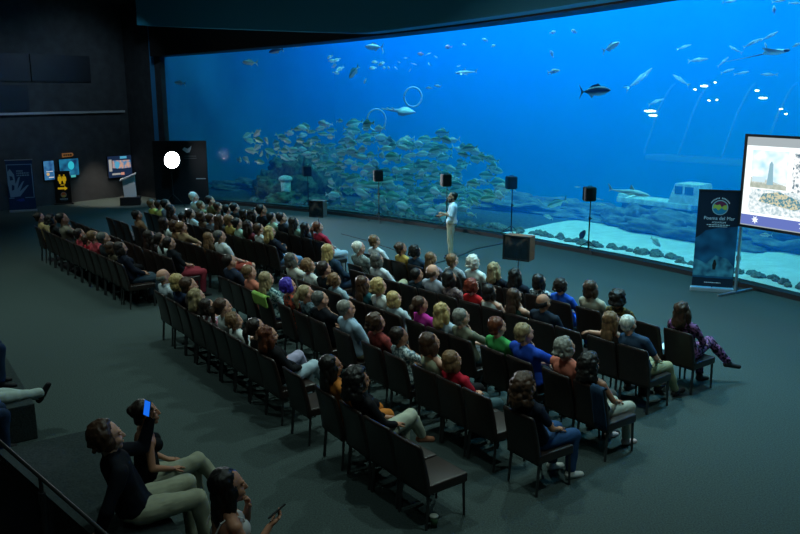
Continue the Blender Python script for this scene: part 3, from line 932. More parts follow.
# row, head in the photograph, sex, hair, hair colour, top, its colour, legs' cover, colour, skin, pose, label
W_, BK, NVY, JN, KH, GR = 'c4ccc8', '15161a', '1b2536', '2c4058', '8e8a70', '45494a'
FLORAL = ('b8503a', '2b3d3a', 26, 'noise')
PEOPLE = [
 # back row, right of the aisle
 ('A', 163.8, 276, 'm', 'fringe', 'grey', 'tee', 'a9b6bd', 'long', GR, 'fair', 'lr', 'balding man in pale grey-blue shirt at far end of back row'),
 ('A', 180, 282, 'f', 'bob', 'blond', 'jacket', '1c2a40', 'long', NVY, 'fair', 'lr', 'blonde woman in navy jacket beside balding man in pale shirt'),
 ('A', 191.5, 286.5, 'f', 'short', 'brown', 'tee', '3a3330', 'long', BK, 'fair', 'cr', 'brown-haired woman looking up between blonde and grey-haired women'),
 ('A', 197.5, 296, 'f', 'wavy', 'ash', 'long', '4b423e', 'long', BK, 'pale', 'lr', 'woman with ash-grey hair and dark top, back row'),
 ('A', 207.8, 305.8, 'f', 'bob', 'dark', 'tee', ('c9ccd0', 'a86a78', 14, 'noise'), 'long', GR, 'fair', 'lr', 'dark-haired woman in white and pink top, back row'),
 ('A', 223.5, 306.5, 'f', 'pony', 'brown', 'tee', W_, 'long', JN, 'fair', 'cr', 'woman with tied brown hair and white top, back row'),
 ('A', 232.5, 319, 'f', 'curly', 'light', 'long', 'cfd6d2', 'long', KH, 'fair', 'lr', 'woman with curly light brown hair and white blouse, back row'),
 ('A', 256.5, 326.8, 'f', 'pony', 'dark', 'tank', BK, 'long', '9a97b0', 'fair', 'cc', 'woman with long dark ponytail and black top, back row'),
 ('A', 269, 335, 'f', 'wavy', 'auburn', 'jacket', '101114', 'long', '9fb4bf', 'fair', 'cc', 'auburn-haired woman in black jacket and pale blue trousers'),
 ('A', 332, 365.5, 'f', 'long', 'black', 'long', 'b06a2c', 'long', 'b06a2c', 'tan', 'lr', 'woman with long straight black hair in ochre clothes, back row'),
 ('A', 359, 380, 'f', 'mane', 'black', 'long', '121317', 'long', 'a8ad9c', 'tan', 'lc', 'woman with big black curls crossing her legs in pale trousers'),
 # second row
 ('B', 230, 261, 'm', 'crop', 'dark', 'tee', '232b3a', 'long', BK, 'fair', 'lr', 'dark-haired man in navy shirt with red collar by the aisle'),
 ('B', 249.8, 272, 'f', 'short', 'light', 'tee', 'b9705c', 'long', GR, 'fair', 'cr', 'woman with short light brown hair and salmon top'),
 ('B', 267, 279, 'f', 'long', 'ash', 'long', ('a9c4c4', '2f5a60', 22, 'noise'), 'long', JN, 'fair', 'lr', 'long-haired blonde woman in teal patterned top and lime jacket seat'),
 ('B', 288.8, 285.8, 'f', 'curly', 'purple', 'tee', FLORAL, 'long', BK, 'fair', 'hr', 'woman with purple hair and floral top'),
 ('B', 306.5, 293, 'f', 'pony', 'ash', 'tee', ('20303a', '54666c', 24, 'noise'), 'long', BK, 'fair', 'lr', 'woman with ash-blonde ponytail beside purple-haired woman'),
 ('B', 320.8, 299, 'm', 'crop', 'salt', 'tee', '12161d', 'long', BK, 'fair', 'hr', 'man with cropped salt-grey hair and black polo shirt'),
 ('B', 347, 308.5, 'm', 'crop', 'grey', 'half', '93afc2', 'long', KH, 'fair', 'lr', 'elderly grey-haired man in light blue shirt'),
 ('B', 376.5, 322, 'f', 'curly', 'brown', 'tee', ('8a3a35', '6a2a2a', 30, 'noise'), 'long', BK, 'fair', 'lr', 'curly-haired woman in rust red patterned top'),
 ('B', 399.8, 335.8, 'f', 'short', 'dark', 'tee', ('c3d0d0', '5a7078', 30, 'noise'), 'long', JN, 'tan', 'hr', 'short dark-haired woman in white and blue patterned blouse'),
 ('B', 430.5, 342.5, 'f', 'bob', 'brown', 'tank', 'b9c0a4', 'long', BK, 'fair', 'lr', 'woman with brown bob in pale green sleeveless top'),
 ('B', 452.8, 360, 'f', 'bob', 'light', 'tee', 'a5182c', 'long', '3d5358', 'fair', 'cr', 'woman with light brown hair in bright crimson top'),
 ('B', 526, 386, 'f', 'mane', 'brown', 'tee', '161d2b', 'long', '27456b', 'tan', 'lr', 'woman with long brown curls, navy tee and blue jeans'),
 # third row
 ('C', 292, 259.5, 'f', 'bob', 'salt', 'long', 'c3c8bf', 'long', GR, 'fair', 'hr', 'grey-haired woman in cream top with hand at chin, third row'),
 ('C', 308.8, 265.5, 'f', 'curly', 'light', 'tee', 'c6cdc7', 'long', GR, 'fair', 'lr', 'woman with curly light brown bob and white top, third row'),
 ('C', 324.5, 268.5, 'f', 'short', 'dark', 'tee', '1a2126', 'long', BK, 'fair', 'lr', 'short dark-haired woman in black top, third row'),
 ('C', 335, 279.7, 'f', 'curly', 'light', 'half', '8fa9b4', 'long', JN, 'fair', 'cr', 'woman with ginger-blond curls in pale denim shirt'),
 ('C', 364, 283.5, 'f', 'long', 'brown', 'tee', '1d4a52', 'long', BK, 'fair', 'lr', 'woman with long brown hair in dark teal top'),
 ('C', 379.3, 286, 'f', 'curly', 'blond', 'half', 'c9d0cc', 'long', KH, 'fair', 'lr', 'blond curly-haired woman in white blouse, third row'),
 ('C', 394.7, 298.5, 'f', 'bob', 'blond', 'tee', 'a9bcc2', 'long', JN, 'pale', 'cr', 'woman with blond bob and pale blue-grey top'),
 ('C', 420.8, 304, 'f', 'pony', 'brown', 'tee', 'b0308a', 'long', BK, 'tan', 'lr', 'woman with tied dark hair in magenta top'),
 ('C', 443, 311, 'f', 'wavy', 'blond', 'half', '9fb3be', 'long', GR, 'fair', 'lr', 'woman with wavy blond hair in light blue-grey top'),
 ('C', 462, 317, 'f', 'short', 'grey', 'half', '6d6f5e', 'long', GR, 'pale', 'hr', 'grey-haired woman with chin on hand and olive jacket'),
 ('C', 498, 326, 'f', 'short', 'auburn', 'tee', '3f9a52', 'long', BK, 'fair', 'lr', 'woman with short reddish hair in green tee'),
 ('C', 525, 332.8, 'm', 'short', 'ash', 'tee', '1f46a8', 'long', BK, 'fair', 'hr', 'person with short fair hair in cobalt blue tee'),
 ('C', 566, 347.5, 'm', 'curly', 'grey', 'tee', 'c0705c', 'long', GR, 'fair', 'lr', 'elderly grey-haired man in salmon polo shirt'),
 ('C', 590.8, 364, 'f', 'mane', 'black', 'tank', '1a1c22', 'long', 'a5a596', 'tan', 'lr', 'woman with black curls and pale trousers, denim jacket on chair'),
 # fourth row
 ('D', 329, 250.5, 'f', 'long', 'blond', 'jacket', '24384a', 'long', JN, 'fair', 'lr', 'long-haired blond woman in dark denim jacket'),
 ('D', 359.3, 247.5, 'm', 'crop', 'white', 'half', ('9aa6a2', '2d3a3c', 38, 'check'), 'long', GR, 'fair', 'lr', 'white-haired man in checked shirt'),
 ('D', 377.5, 259.5, 'f', 'bob', 'salt', 'half', 'c3ccd0', 'long', KH, 'fair', 'cc', 'salt-grey-haired woman in white shirt with arm on next chair'),
 ('D', 417.5, 274.5, 'm', 'crop', 'black', 'tee', '16222a', 'long', BK, 'tan', 'lr', 'dark-haired man in black with yellow lanyard'),
 ('D', 433, 271.5, 'm', 'fringe', 'brown', 'half', '8d929c', 'long', GR, 'fair', 'lr', 'bald man in lilac-grey shirt'),
 ('D', 450, 278, 'f', 'bob', 'black', 'half', ('8a7672', '54464a', 28, 'noise'), 'long', BK, 'tan', 'lr', 'black-haired woman in pinkish patterned blouse'),
 ('D', 472.5, 285.8, 'f', 'curly', 'red', 'tee', 'b01f22', 'long', BK, 'fair', 'lr', 'red-haired woman in scarlet top'),
 ('D', 489, 291, 'f', 'bob', 'black', 'tank', 'b9c0b8', 'long', JN, 'fair', 'lr', 'woman with black bob in white sleeveless top with bag strap'),
 ('D', 515, 296, 'f', 'long', 'brown', 'tank', '1e3a34', 'long', BK, 'fair', 'hr', 'woman with long brown hair in dark green top'),
 ('D', 543.5, 301.8, 'm', 'fringe', 'black', 'tee', '1a2430', 'long', BK, 'tan', 'lr', 'dark-bearded man in navy tee with thinning hair'),
 ('D', 612, 320, 'f', 'long', 'light', 'tank', '2e2a26', 'long', BK, 'fair', 'lr', 'woman with long light brown hair leaning on man in blue tee'),
 ('D', 629, 323, 'm', 'crop', 'white', 'tee', '2d4258', 'long', '9a9674', 'fair', 'ba', 'white-haired man in blue tee with arm round his neighbour'),
 # front row
 ('E', 375, 240.8, 'f', 'short', 'light', 'half', 'c5cdd0', 'long', KH, 'fair', 'lr', 'short-haired woman in white blouse at far end of front row'),
 ('E', 401.5, 248, 'f', 'bun', 'brown', 'tee', 'ad9048', 'long', BK, 'tan', 'lr', 'woman with brown bun in mustard yellow top'),
 ('E', 415.7, 251, 'f', 'curly', 'black', 'tee', '25394a', 'long', BK, 'fair', 'lr', 'woman with curly black hair in slate blue top, front row'),
 ('E', 431.5, 258, 'f', 'long', 'light', 'half', ('565058', '8b8290', 22, 'noise'), 'long', BK, 'fair', 'cr', 'woman with long light hair in grey patterned blouse, front row'),
 ('E', 453, 260, 'f', 'short', 'light', 'half', ('b9c0c4', '2f3a44', 60, 'wave'), 'long', BK, 'fair', 'lr', 'woman with short light brown hair in striped top'),
 ('E', 474, 261.8, 'f', 'curly', 'white', 'half', 'ccd3cb', 'long', GR, 'fair', 'lr', 'woman with curly white hair in white blouse'),
 ('E', 495, 269, 'f', 'wavy', 'ash', 'tee', '131a22', 'long', BK, 'fair', 'hr', 'woman with ash-blond hair in black top, front row'),
 ('E', 516, 275, 'f', 'wavy', 'black', 'jacket', '151d2a', 'long', BK, 'fair', 'fr', 'woman with long wavy black hair in dark navy jacket'),
 ('E', 539.8, 280.8, 'f', 'bob', 'black', 'half', ('a9b6bb', '24343e', 34, 'noise'), 'long', BK, 'fair', 'lr', 'woman with black bob in black and white patterned blouse'),
 ('E', 561.5, 285.3, 'f', 'curly', 'dark', 'half', '1f4fae', 'long', '1f4fae', 'fair', 'lr', 'curly-haired woman in royal blue dress'),
 ('E', 591.5, 288, 'f', 'bob', 'brown', 'half', 'a39e8c', 'long', KH, 'fair', 'lr', 'woman with brown bob in beige blouse'),
 ('E', 619, 298, 'f', 'afro', 'black', 'half', ('6e5a2a', '2c2618', 26, 'noise'), 'long', BK, 'tan', 'lr', 'woman with short black curls in mustard leaf-patterned blouse'),
 ('E', 683, 310, 'f', 'wavy', 'brown', 'long', ('1b1622', '8a5a86', 26, 'noise'), 'long', ('1b1622', '8a5a86', 26, 'noise'), 'fair', 'lx', 'woman in purple floral dress at near end of front row'),
 # left of the aisle, back row
 ('a', 40, 217, 'f', 'bun', 'dark', 'half', 'a08a5e', 'long', BK, 'fair', 'cr', 'woman with dark bun in tan top at far end, hindmost row'),
 ('a', 56, 222.5, 'f', 'afro', 'black', 'tee', '141719', 'long', BK, 'tan', 'fr', 'black-haired woman in black top second from far end'),
 ('a', 64, 217.5, 'm', 'crop', 'black', 'half', '6b6558', 'long', BK, 'tan', 'hr', 'dark-haired man in grey-brown shirt with hand to his face'),
 ('a', 80, 233.8, 'm', 'short', 'dark', 'tee', 'a03a44', 'long', BK, 'fair', 'lr', 'dark-haired boy in rose red tee, hindmost row'),
 ('a', 86, 239, 'm', 'short', 'brown', 'tee', 'b02a38', 'long', BK, 'fair', 'lr', 'brown-haired child in red tee, hindmost row'),
 ('a', 91, 234.5, 'm', 'crop', 'light', 'tee', 'a8414a', 'long', GR, 'fair', 'lr', 'fair-haired boy in red shirt with pale trim, hindmost row'),
 ('a', 104, 238, 'm', 'crop', 'salt', 'tee', '23282c', 'long', BK, 'fair', 'lr', 'grey-haired man in dark shirt behind brown-haired woman'),
 ('a', 108.5, 245.8, 'f', 'bob', 'brown', 'half', '4e4638', 'long', BK, 'fair', 'hr', 'brown-haired woman with hand near mouth in dark top'),
 ('a', 121, 248, 'f', 'bob', 'dark', 'jacket', '151b28', 'long', '3a4a55', 'fair', 'lr', 'dark-haired woman in navy jacket at aisle end, hindmost row'),
 # left of the aisle, second row
 ('b', 150, 236, 'f', 'long', 'dark', 'tee', '3c2e2e', 'long', BK, 'fair', 'lr', 'long dark-haired woman in dark brown top, near the aisle'),
 ('b', 160.8, 239, 'f', 'pony', 'dark', 'tee', 'bcc8c4', 'long', BK, 'fair', 'lr', 'dark-haired woman in white tee beside woman in red trousers'),
 ('b', 169.8, 242.8, 'f', 'pony', 'dark', 'half', '14181e', 'long', '8e3440', 'fair', 'cr', 'woman in black top and red trousers at the aisle'),
 # third row
 ('c', 137.5, 215, 'm', 'short', 'black', 'half', '7a5c44', 'long', BK, 'tan', 'lr', 'dark-haired person in brown top next to empty chairs'),
 ('c', 164.5, 222.5, 'f', 'long', 'dark', 'half', 'b9c4c0', 'long', GR, 'fair', 'lr', 'woman with long dark hair in white cardigan'),
 ('c', 175, 225.5, 'f', 'bob', 'brown', 'half', '8a6a4c', 'long', '8a7a58', 'tan', 'lr', 'brown-haired woman in tan top beside woman in white cardigan'),
 ('c', 182, 227, 'f', 'short', 'light', 'tee', '9a8262', 'long', KH, 'fair', 'hr', 'light-haired person in sand-coloured top with hand raised'),
 ('c', 209, 237.5, 'f', 'long', 'light', 'tee', '4a3a2a', 'long', BK, 'fair', 'lr', 'woman with long backlit brown hair beside man in white tee'),
 ('c', 219.8, 236, 'm', 'crop', 'salt', 'tee', 'c2ccca', 'shorts', 'a04638', 'fair', 'lr', 'man in white tee and red shorts'),
 # fourth row
 ('d', 152.5, 203.8, 'm', 'short', 'light', 'tee', 'c4c25e', 'long', BK, 'fair', 'lr', 'child with fair hair in yellow and white tee, far end'),
 ('d', 159.7, 204.5, 'm', 'crop', 'brown', 'tee', 'b8bd72', 'long', BK, 'fair', 'lr', 'brown-haired child in pale yellow tee'),
 ('d', 166, 203.8, 'm', 'crop', 'dark', 'tee', '7f93a8', 'long', BK, 'fair', 'lr', 'dark-haired child in pale blue tee'),
 ('d', 171, 209, 'f', 'long', 'dark', 'half', '4c3430', 'long', BK, 'tan', 'lr', 'dark-haired woman in maroon top beside children in yellow'),
 ('d', 183, 217, 'f', 'short', 'black', 'tee', '2a2a2c', 'long', BK, 'tan', 'lr', 'black-haired woman in charcoal tee, fourth row'),
 ('d', 191, 213.5, 'f', 'pony', 'dark', 'tee', '9fb0ae', 'long', BK, 'fair', 'lr', 'dark-haired woman in pale aqua tee, fourth row'),
 ('d', 201.8, 215.8, 'f', 'bob', 'brown', 'tee', '5a4636', 'long', BK, 'fair', 'lr', 'brown-haired woman in brown tee, fourth row'),
 ('d', 211, 218, 'm', 'crop', 'brown', 'tee', '5f6a74', 'long', BK, 'fair', 'lr', 'brown-haired boy in grey tee, fourth row'),
 ('d', 219.8, 219.5, 'f', 'long', 'brown', 'tee', '2f2a26', 'long', BK, 'fair', 'lr', 'woman with long brown hair in black tee, fourth row'),
 ('d', 230, 220, 'm', 'short', 'light', 'tee', 'a8924e', 'long', BK, 'fair', 'lr', 'fair-haired person in ochre yellow tee'),
 ('d', 237.8, 223, 'f', 'bun', 'black', 'tee', '9fc0ae', 'long', BK, 'fair', 'lr', 'woman with black bun in mint green tee'),
 ('d', 249, 226, 'f', 'wavy', 'dark', 'tee', '5a2026', 'long', BK, 'fair', 'lr', 'dark wavy-haired woman in burgundy tee'),
 ('d', 258.8, 228.5, 'f', 'short', 'brown', 'tee', 'c3cbc6', 'long', BK, 'fair', 'lr', 'short brown-haired woman in white tee, fourth row'),
 ('d', 267.8, 230.8, 'f', 'wavy', 'blond', 'jacket', '171c26', 'long', '5a7c9c', 'fair', 'fr', 'blond woman in dark jacket and light jeans, folding her arms'),
 # front row
 ('e', 201, 198.5, 'm', 'crop', 'white', 'half', 'd2d8d6', 'long', GR, 'fair', 'lr', 'white-haired man in white shirt before the bright lamp'),
 ('e', 201.5, 205, 'm', 'short', 'light', 'tee', '8a8460', 'long', BK, 'fair', 'lr', 'fair-haired person in khaki tee below white-haired man'),
 ('e', 214, 201.5, 'm', 'crop', 'dark', 'tee', '5c5634', 'long', BK, 'fair', 'lr', 'dark-haired person in olive tee beside white-haired man'),
 ('e', 219.3, 206.8, 'f', 'short', 'brown', 'tee', '4a4638', 'long', BK, 'fair', 'lr', 'brown-haired person in dark olive tee, front row'),
 ('e', 228.5, 209, 'f', 'pony', 'black', 'tee', '2a2e34', 'long', BK, 'fair', 'lr', 'black-haired woman with ponytail in slate tee, front row'),
 ('e', 235, 207.5, 'm', 'crop', 'black', 'tee', '141c20', 'long', BK, 'fair', 'lr', 'black-haired boy in black tee, front row'),
 ('e', 244.5, 213.5, 'f', 'bob', 'dark', 'tee', '2b3a34', 'long', BK, 'fair', 'lr', 'woman with dark bob in bottle green tee, front row'),
 ('e', 252.8, 213.5, 'f', 'wavy', 'dark', 'tee', '2c2426', 'long', BK, 'fair', 'lr', 'woman with wavy dark hair in plum tee, front row'),
 ('e', 261.8, 209.8, 'm', 'crop', 'black', 'tee', '10141c', 'long', BK, 'tan', 'lr', 'tall black-haired man in black tee, front row'),
 ('e', 271.8, 217, 'm', 'crop', 'black', 'tee', '93aa92', 'long', BK, 'fair', 'lr', 'black-haired man in pale green tee, front row'),
 ('e', 280.5, 217, 'm', 'crop', 'dark', 'tee', '171b22', 'long', BK, 'fair', 'lr', 'dark-haired man in navy black tee, front row'),
 ('e', 290, 221, 'f', 'long', 'dark', 'tee', '6f8a7a', 'long', BK, 'fair', 'lr', 'long dark-haired woman in sage green tee, front row'),
 ('e', 298.5, 226, 'f', 'long', 'black', 'long', '141820', 'long', BK, 'fair', 'lr', 'woman with long black hair in black top, front row'),
 ('e', 309.5, 224.8, 'f', 'pony', 'auburn', 'tee', 'a8283c', 'long', '9aa8ae', 'fair', 'cr', 'woman with auburn ponytail in crimson tee at the aisle'),
]
# empty chairs: row, place along it, turn, label
EMPTY = [
 ('A', -5.86, 0.06, 'empty dark leather chair nearest the camera, paper cup below'),
 ('A', -6.45, 0.0, 'empty dark leather chair beside the woman with big black curls'),
 ('A', -8.15, 0.0, 'empty dark leather chair between auburn-haired and straight black-haired women'),
 ('B', -6.42, 0.0, 'empty dark leather chair beside the woman in crimson top'),
 ('B', -12.8, 0.0, 'empty dark leather chair beside man in navy shirt with red collar'),
 ('D', -7.62, 0.0, 'empty dark leather chair beside the dark-bearded man in navy tee'),
 ('D', -11.4, 0.0, 'empty dark leather chair beside salt-grey-haired woman in white shirt'),
 ('D', -12.4, 0.0, 'empty dark leather chair beside the white-haired man in checked shirt'),
 ('E', -7.15, -0.05, 'empty dark leather chair with white paper between front row women'),
 ('E', -13.0, 0.0, 'empty dark leather chair between short-haired and mustard-topped women'),
 ('a', -19.15, 0.0, 'empty dark leather chair in hindmost row beside black-haired woman in black'),
 ('a', -18.65, 0.0, 'empty dark leather chair midway between black-haired woman and boy in rose tee'),
 ('a', -18.15, 0.0, 'empty dark leather chair in hindmost row beside boy in rose red tee'),
] + [('b', -21.4 + 0.53 * i, 0.0, t) for i, t in enumerate((
 'outermost empty chair in row behind three dark empty chairs', 'second empty chair in from far end of long empty row',
 'third empty chair in from far end of long empty row', 'fourth empty chair in from far end of long empty row',
 'fifth empty chair in from far end of long empty row', 'sixth empty chair in from far end of long empty row',
 'seventh empty chair in from far end of long empty row', 'eighth empty chair in from far end of long empty row',
 'empty chair of long empty row nearest dark-haired woman in brown'))] + [
 ('c', -21.45, 0.0, 'outermost empty chair beside the floor before the lectern'),
 ('c', -20.92, 0.0, 'middle of three empty chairs near dark-haired person in brown'),
 ('c', -20.39, 0.0, 'empty chair touching the dark-haired person in brown top'),
 ('c', -19.1, 0.0, 'empty chair beyond the dark-haired person in brown top'),
 ('c', -18.6, 0.0, 'empty chair beside the woman in white cardigan'),
 ('c', -16.9, 0.0, 'first empty chair with lit edge beside person in sand-coloured top'),
 ('c', -16.4, 0.0, 'second empty chair with lit edge beside long backlit brown hair'),
]
SHOES = {526: 'c9cac4', 590.8: 'b79c98', 683: '2a2a2c', 359: '8a5a44', 269: 'a89a86'}
DBG = []
# seat everyone: keep neighbours at least a chair's width apart
seats = {}
for P_ in PEOPLE:
    u, hz = seat_on_row(P_[1], P_[2], P_[0], {('D', 359.3): 0.30, ('D', 329): -0.25}.get((P_[0], P_[1]), 0))
    seats.setdefault(P_[0], []).append([u, hz, P_, u])
for e in EMPTY:
    seats.setdefault(e[0], []).append([e[1], None, e, e[1]])
chair_proto = make_chair()
first_chair = True
rj = random.Random(5)
CHAIR_AT = {}
for r, S in seats.items():
    S.sort(key=lambda s: s[0])
    gap = 0.48
    for _ in range(200):
        for i in range(len(S) - 1):
            d = S[i + 1][0] - S[i][0]
            if d < gap and not (S[i][2][1] == 329):
                wi = 0.2 if S[i][1] is not None and S[i + 1][1] is None else (0.8 if S[i][1] is None and S[i + 1][1] is not None else 0.5)
                S[i][0] -= (gap - d) * wi
                S[i + 1][0] += (gap - d) * (1 - wi)
    for u, hz, rec, u_head in S:
        dv = 0.0
        if hz is not None:
            dv = {('D', 359.3): 0.30, ('D', 329): -0.25}.get((rec[0], rec[1]), 0)
        v = row_v(r, u) + 0.21 + dv
        slope = atan2(ROWS[r][1], 1)
        rz = FACE + slope * 0.7 + rj.uniform(-0.05, 0.05)
        if hz is None:
            rz += rec[2]
        elif rec[1] == 683:
            rz -= 0.02
        c = chair_proto if first_chair else copy_tree(chair_proto)
        first_chair = False
        c.location = UV(u, v)
        c.rotation_euler = (0, 0, rz)
        if hz is None:
            tag(c, rec[3], 'chair', 'rows of leather chairs')
            CHAIR_AT[rec[3]] = c
            continue
        row, px, py, sex, hair, hc, top, tc, bot, bc, sk, pose, label = rec
        tag(c, 'dark chair under the ' + label, 'chair', 'rows of leather chairs')
        CHAIR_AT[label] = c
        arms, legs = POSE[pose]
        s_ = max(0.84, min(1.09, hz / 1.185))
        kw = dict(sex=sex, arms=arms, legs=legs, lean=13)
        if pose == 'ba':
            kw['side'] = -8
            u -= 0.02
        lift = 0.0
        if s_ < 0.93:
            lift = 0.02
        p_ = dress_person(UV(u, v - 0.03, 0), rz + (0.0 if pose == 'ba' else rj.uniform(-0.08, 0.08)), s_, kw, hair, hc, top, tc, bot, bc, sk, label,
                          'seated audience', SHOES.get(px, '1a1a1c'), seed=rj.randint(0, 2),
                          aim=UV(u_head, row_v(r, u_head) + dv))[0]
        DBG.append((px, py, p_, hz))

# ------------------------------------------------------------------ life and rock in the tank
def tank_point(px, py, depth):
    """the point `depth` metres behind the window along a sight line"""
    o = Vector((0, 0, CAM_H))
    v = (py - 267) / CAM_F
    d = Vector(((px - 400) / CAM_F, cos(CAM_PITCH) - sin(CAM_PITCH) * v, -sin(CAM_PITCH) - cos(CAM_PITCH) * v))
    R = WR + depth
    ox, oy = o.x - WC.x, o.y - WC.y
    a = d.x * d.x + d.y * d.y
    b = 2 * (ox * d.x + oy * d.y)
    c = ox * ox + oy * oy - R * R
    t = (-b + sqrt(b * b - 4 * a * c)) / (2 * a)
    return o + d * t
def ground_point(px, py, z=0.0):
    v = (py - 267) / CAM_F
    d = Vector(((px - 400) / CAM_F, cos(CAM_PITCH) - sin(CAM_PITCH) * v, -sin(CAM_PITCH) - cos(CAM_PITCH) * v))
    t = (z - CAM_H) / d.z
    return Vector((0, 0, CAM_H)) + d * t
def px_size(p, n):
    return n * (p - Vector((0, 0, CAM_H))).length / CAM_F

def countershade(name, back, belly, lo=-0.10, hi=0.10, band=None, rough=0.35):
    if name in MATS:
        return MATS[name]
    m = bpy.data.materials.new(name)
    MATS[name] = m
    nt, N, L, b = nodes_of(m)
    b.inputs['Roughness'].default_value = rough
    b.inputs['Specular IOR Level'].default_value = 0.5
    tc = N.new('ShaderNodeTexCoord'); sp = N.new('ShaderNodeSeparateXYZ'); mr = N.new('ShaderNodeMapRange')
    mr.inputs['From Min'].default_value = lo
    mr.inputs['From Max'].default_value = hi
    r = N.new('ShaderNodeValToRGB')
    r.color_ramp.elements[0].color = (*srgb(belly), 1)
    r.color_ramp.elements[1].color = (*srgb(back), 1)
    r.color_ramp.elements[0].position = 0.35
    r.color_ramp.elements[1].position = 0.62
    L.new(tc.outputs['Object'], sp.inputs[0]); L.new(sp.outputs['Z'], mr.inputs[0]); L.new(mr.outputs[0], r.inputs[0])
    L.new(r.outputs[0], b.inputs['Base Color'])
    return m
FISH = {
 # profile: (x from nose to tail root, height up, height down, half width) for a fish one metre long
 'bream': [(0.50, .005, .005, .004), (0.45, .065, .06, .03), (0.36, .145, .12, .055), (0.20, .205, .18, .07), (0.02, .205, .185, .068), (-0.16, .14, .13, .045), (-0.28, .06, .055, .022), (-0.36, .032, .03, .012)],
 'jack': [(0.50, .005, .01, .004), (0.44, .05, .055, .03), (0.33, .095, .10, .055), (0.16, .13, .13, .068), (-0.02, .12, .125, .06), (-0.20, .07, .07, .035), (-0.30, .03, .03, .015), (-0.37, .016, .016, .010)],
 'tuna': [(0.50, .004, .006, .004), (0.43, .045, .05, .035), (0.30, .095, .10, .07), (0.12, .125, .125, .085), (-0.06, .115, .115, .075), (-0.22, .065, .065, .042), (-0.33, .022, .022, .018), (-0.40, .012, .012, .014)],
 'slim': [(0.50, .004, .004, .003), (0.42, .03, .035, .02), (0.26, .058, .06, .035), (0.05, .068, .07, .042), (-0.15, .05, .052, .030), (-0.28, .028, .028, .015), (-0.37, .016, .016, .008)],
}
def fish_bm(kind, bend=0.0):
    prof = FISH[kind]
    bm = bmesh.new()
    seg = 12
    def yb(x):
        return bend * (x - 0.1) ** 2
    rs = []
    for x, u, d, wd in prof:
        rs.append([bm.verts.new((x, yb(x) + wd * cos(2 * pi * k / seg), (u if sin(2 * pi * k / seg) > 0 else d) * sin(2 * pi * k / seg))) for k in range(seg)])
    for A, B in zip(rs, rs[1:]):
        for k in range(seg):
            bm.faces.new((A[k], A[(k + 1) % seg], B[(k + 1) % seg], B[k]))
    bm.faces.new(rs[0]); bm.faces.new(list(reversed(rs[-1])))
    return bm
def fin(bm, pts, th=0.008, bend=0.0):
    A = [bm.verts.new((x, th / 2 + bend * (x - 0.1) ** 2, z)) for x, z in pts]
    B = [bm.verts.new((x, -th / 2 + bend * (x - 0.1) ** 2, z)) for x, z in pts]
    n = len(A)
    bm.faces.new(A); bm.faces.new(list(reversed(B)))
    for i in range(n):
        bm.faces.new((A[i], B[i], B[(i + 1) % n], A[(i + 1) % n]))
def tail_pts(kind):
    r = FISH[kind][-1]
    x, h = r[0] + 0.02, r[1]
    s = {'bream': 0.16, 'jack': 0.18, 'tuna': 0.19, 'slim': 0.11}[kind]
    return [(x, h), (-0.52, s), (-0.45, 0.02), (-0.45, -0.02), (-0.52, -s), (x, -h)]
def fish_fins(bm, kind, bend):
    P = FISH[kind]
    top = [p for p in P if 0.3 > p[0] > -0.3]
    k = {'bream': 0.06, 'jack': 0.055, 'tuna': 0.06, 'slim': 0.03}[kind]
    fin(bm, [(0.18, P[3][1] * 0.9), (0.10, P[3][1] + k), (-0.10, P[4][1] + k * 0.5), (-0.26, P[-2][1] * 1.1), (-0.10, P[4][1] * 0.7)], 0.008, bend)
    fin(bm, [(-0.04, -P[4][2] * 0.9), (-0.10, -P[4][2] - k), (-0.26, -P[-2][2] * 1.3), (-0.16, -P[4][2] * 0.5)], 0.008, bend)
    for s in (-1, 1):
        a = [Vector((0.24, s * 0.05, -0.02)), Vector((0.12, s * 0.11, -0.07)), Vector((0.10, s * 0.09, -0.10)), Vector((0.22, s * 0.055, -0.05))]
        f1 = [bm.verts.new(p) for p in a]
        f2 = [bm.verts.new(p + Vector((0, 0.006 * s, 0.004))) for p in a]
        bm.faces.new(f1); bm.faces.new(list(reversed(f2)))
        for i in range(4):
            bm.faces.new((f1[i], f2[i], f2[(i + 1) % 4], f1[(i + 1) % 4]))
def eye_bm(kind):
    bm = bmesh.new()
    for s in (-1, 1):
        p = FISH[kind][1]
        add_ball(bm, (0.40, s * (p[3] + 0.012), 0.02), (0.016, 0.010, 0.016), seg=8, rings=6)
    return bm
FISH_ME = {}
def fish_mesh(kind, var):
    k = (kind, var)
    if k not in FISH_ME:
        bend = (0, 0.35, -0.35)[var]
        bm = fish_bm(kind, bend)
        fin(bm, tail_pts(kind), 0.010, bend)
        fish_fins(bm, kind, bend)
        bmesh.ops.recalc_face_normals(bm, faces=bm.faces)
        me = bpy.data.meshes.new('fish_' + kind)
        bm.to_mesh(me); bm.free()
        me.polygons.foreach_set('use_smooth', [True] * len(me.polygons))
        FISH_ME[k] = me
    return FISH_ME[k]
M_BREAM = countershade('fish_green_silver', (0.07, 0.24, 0.18), (0.66, 0.90, 0.78))
M_SILVER = countershade('fish_pale_silver', (0.34, 0.48, 0.46), (0.80, 0.88, 0.88))
M_DARKF = countershade('fish_dark_back', (0.02, 0.04, 0.06), (0.45, 0.55, 0.58), -0.16, 0.06)
M_GREYF = countershade('fish_grey_blue', (0.26, 0.40, 0.44), (0.65, 0.76, 0.78))
M_PINKF = countershade('fish_pinkish', (0.55, 0.25, 0.36), (0.75, 0.66, 0.70))
M_BLKF = mat('fish_black', (0.012, 0.02, 0.03), 0.5)
fr_ = random.Random(11)
def heading(yaw_pic, pitch, roll=0.0):
    """yaw 0 swims towards the right of the hall's window, 180 to its left; along the window, not through it"""
    return Euler((radians(roll), radians(-pitch), radians(yaw_pic)), 'XYZ')
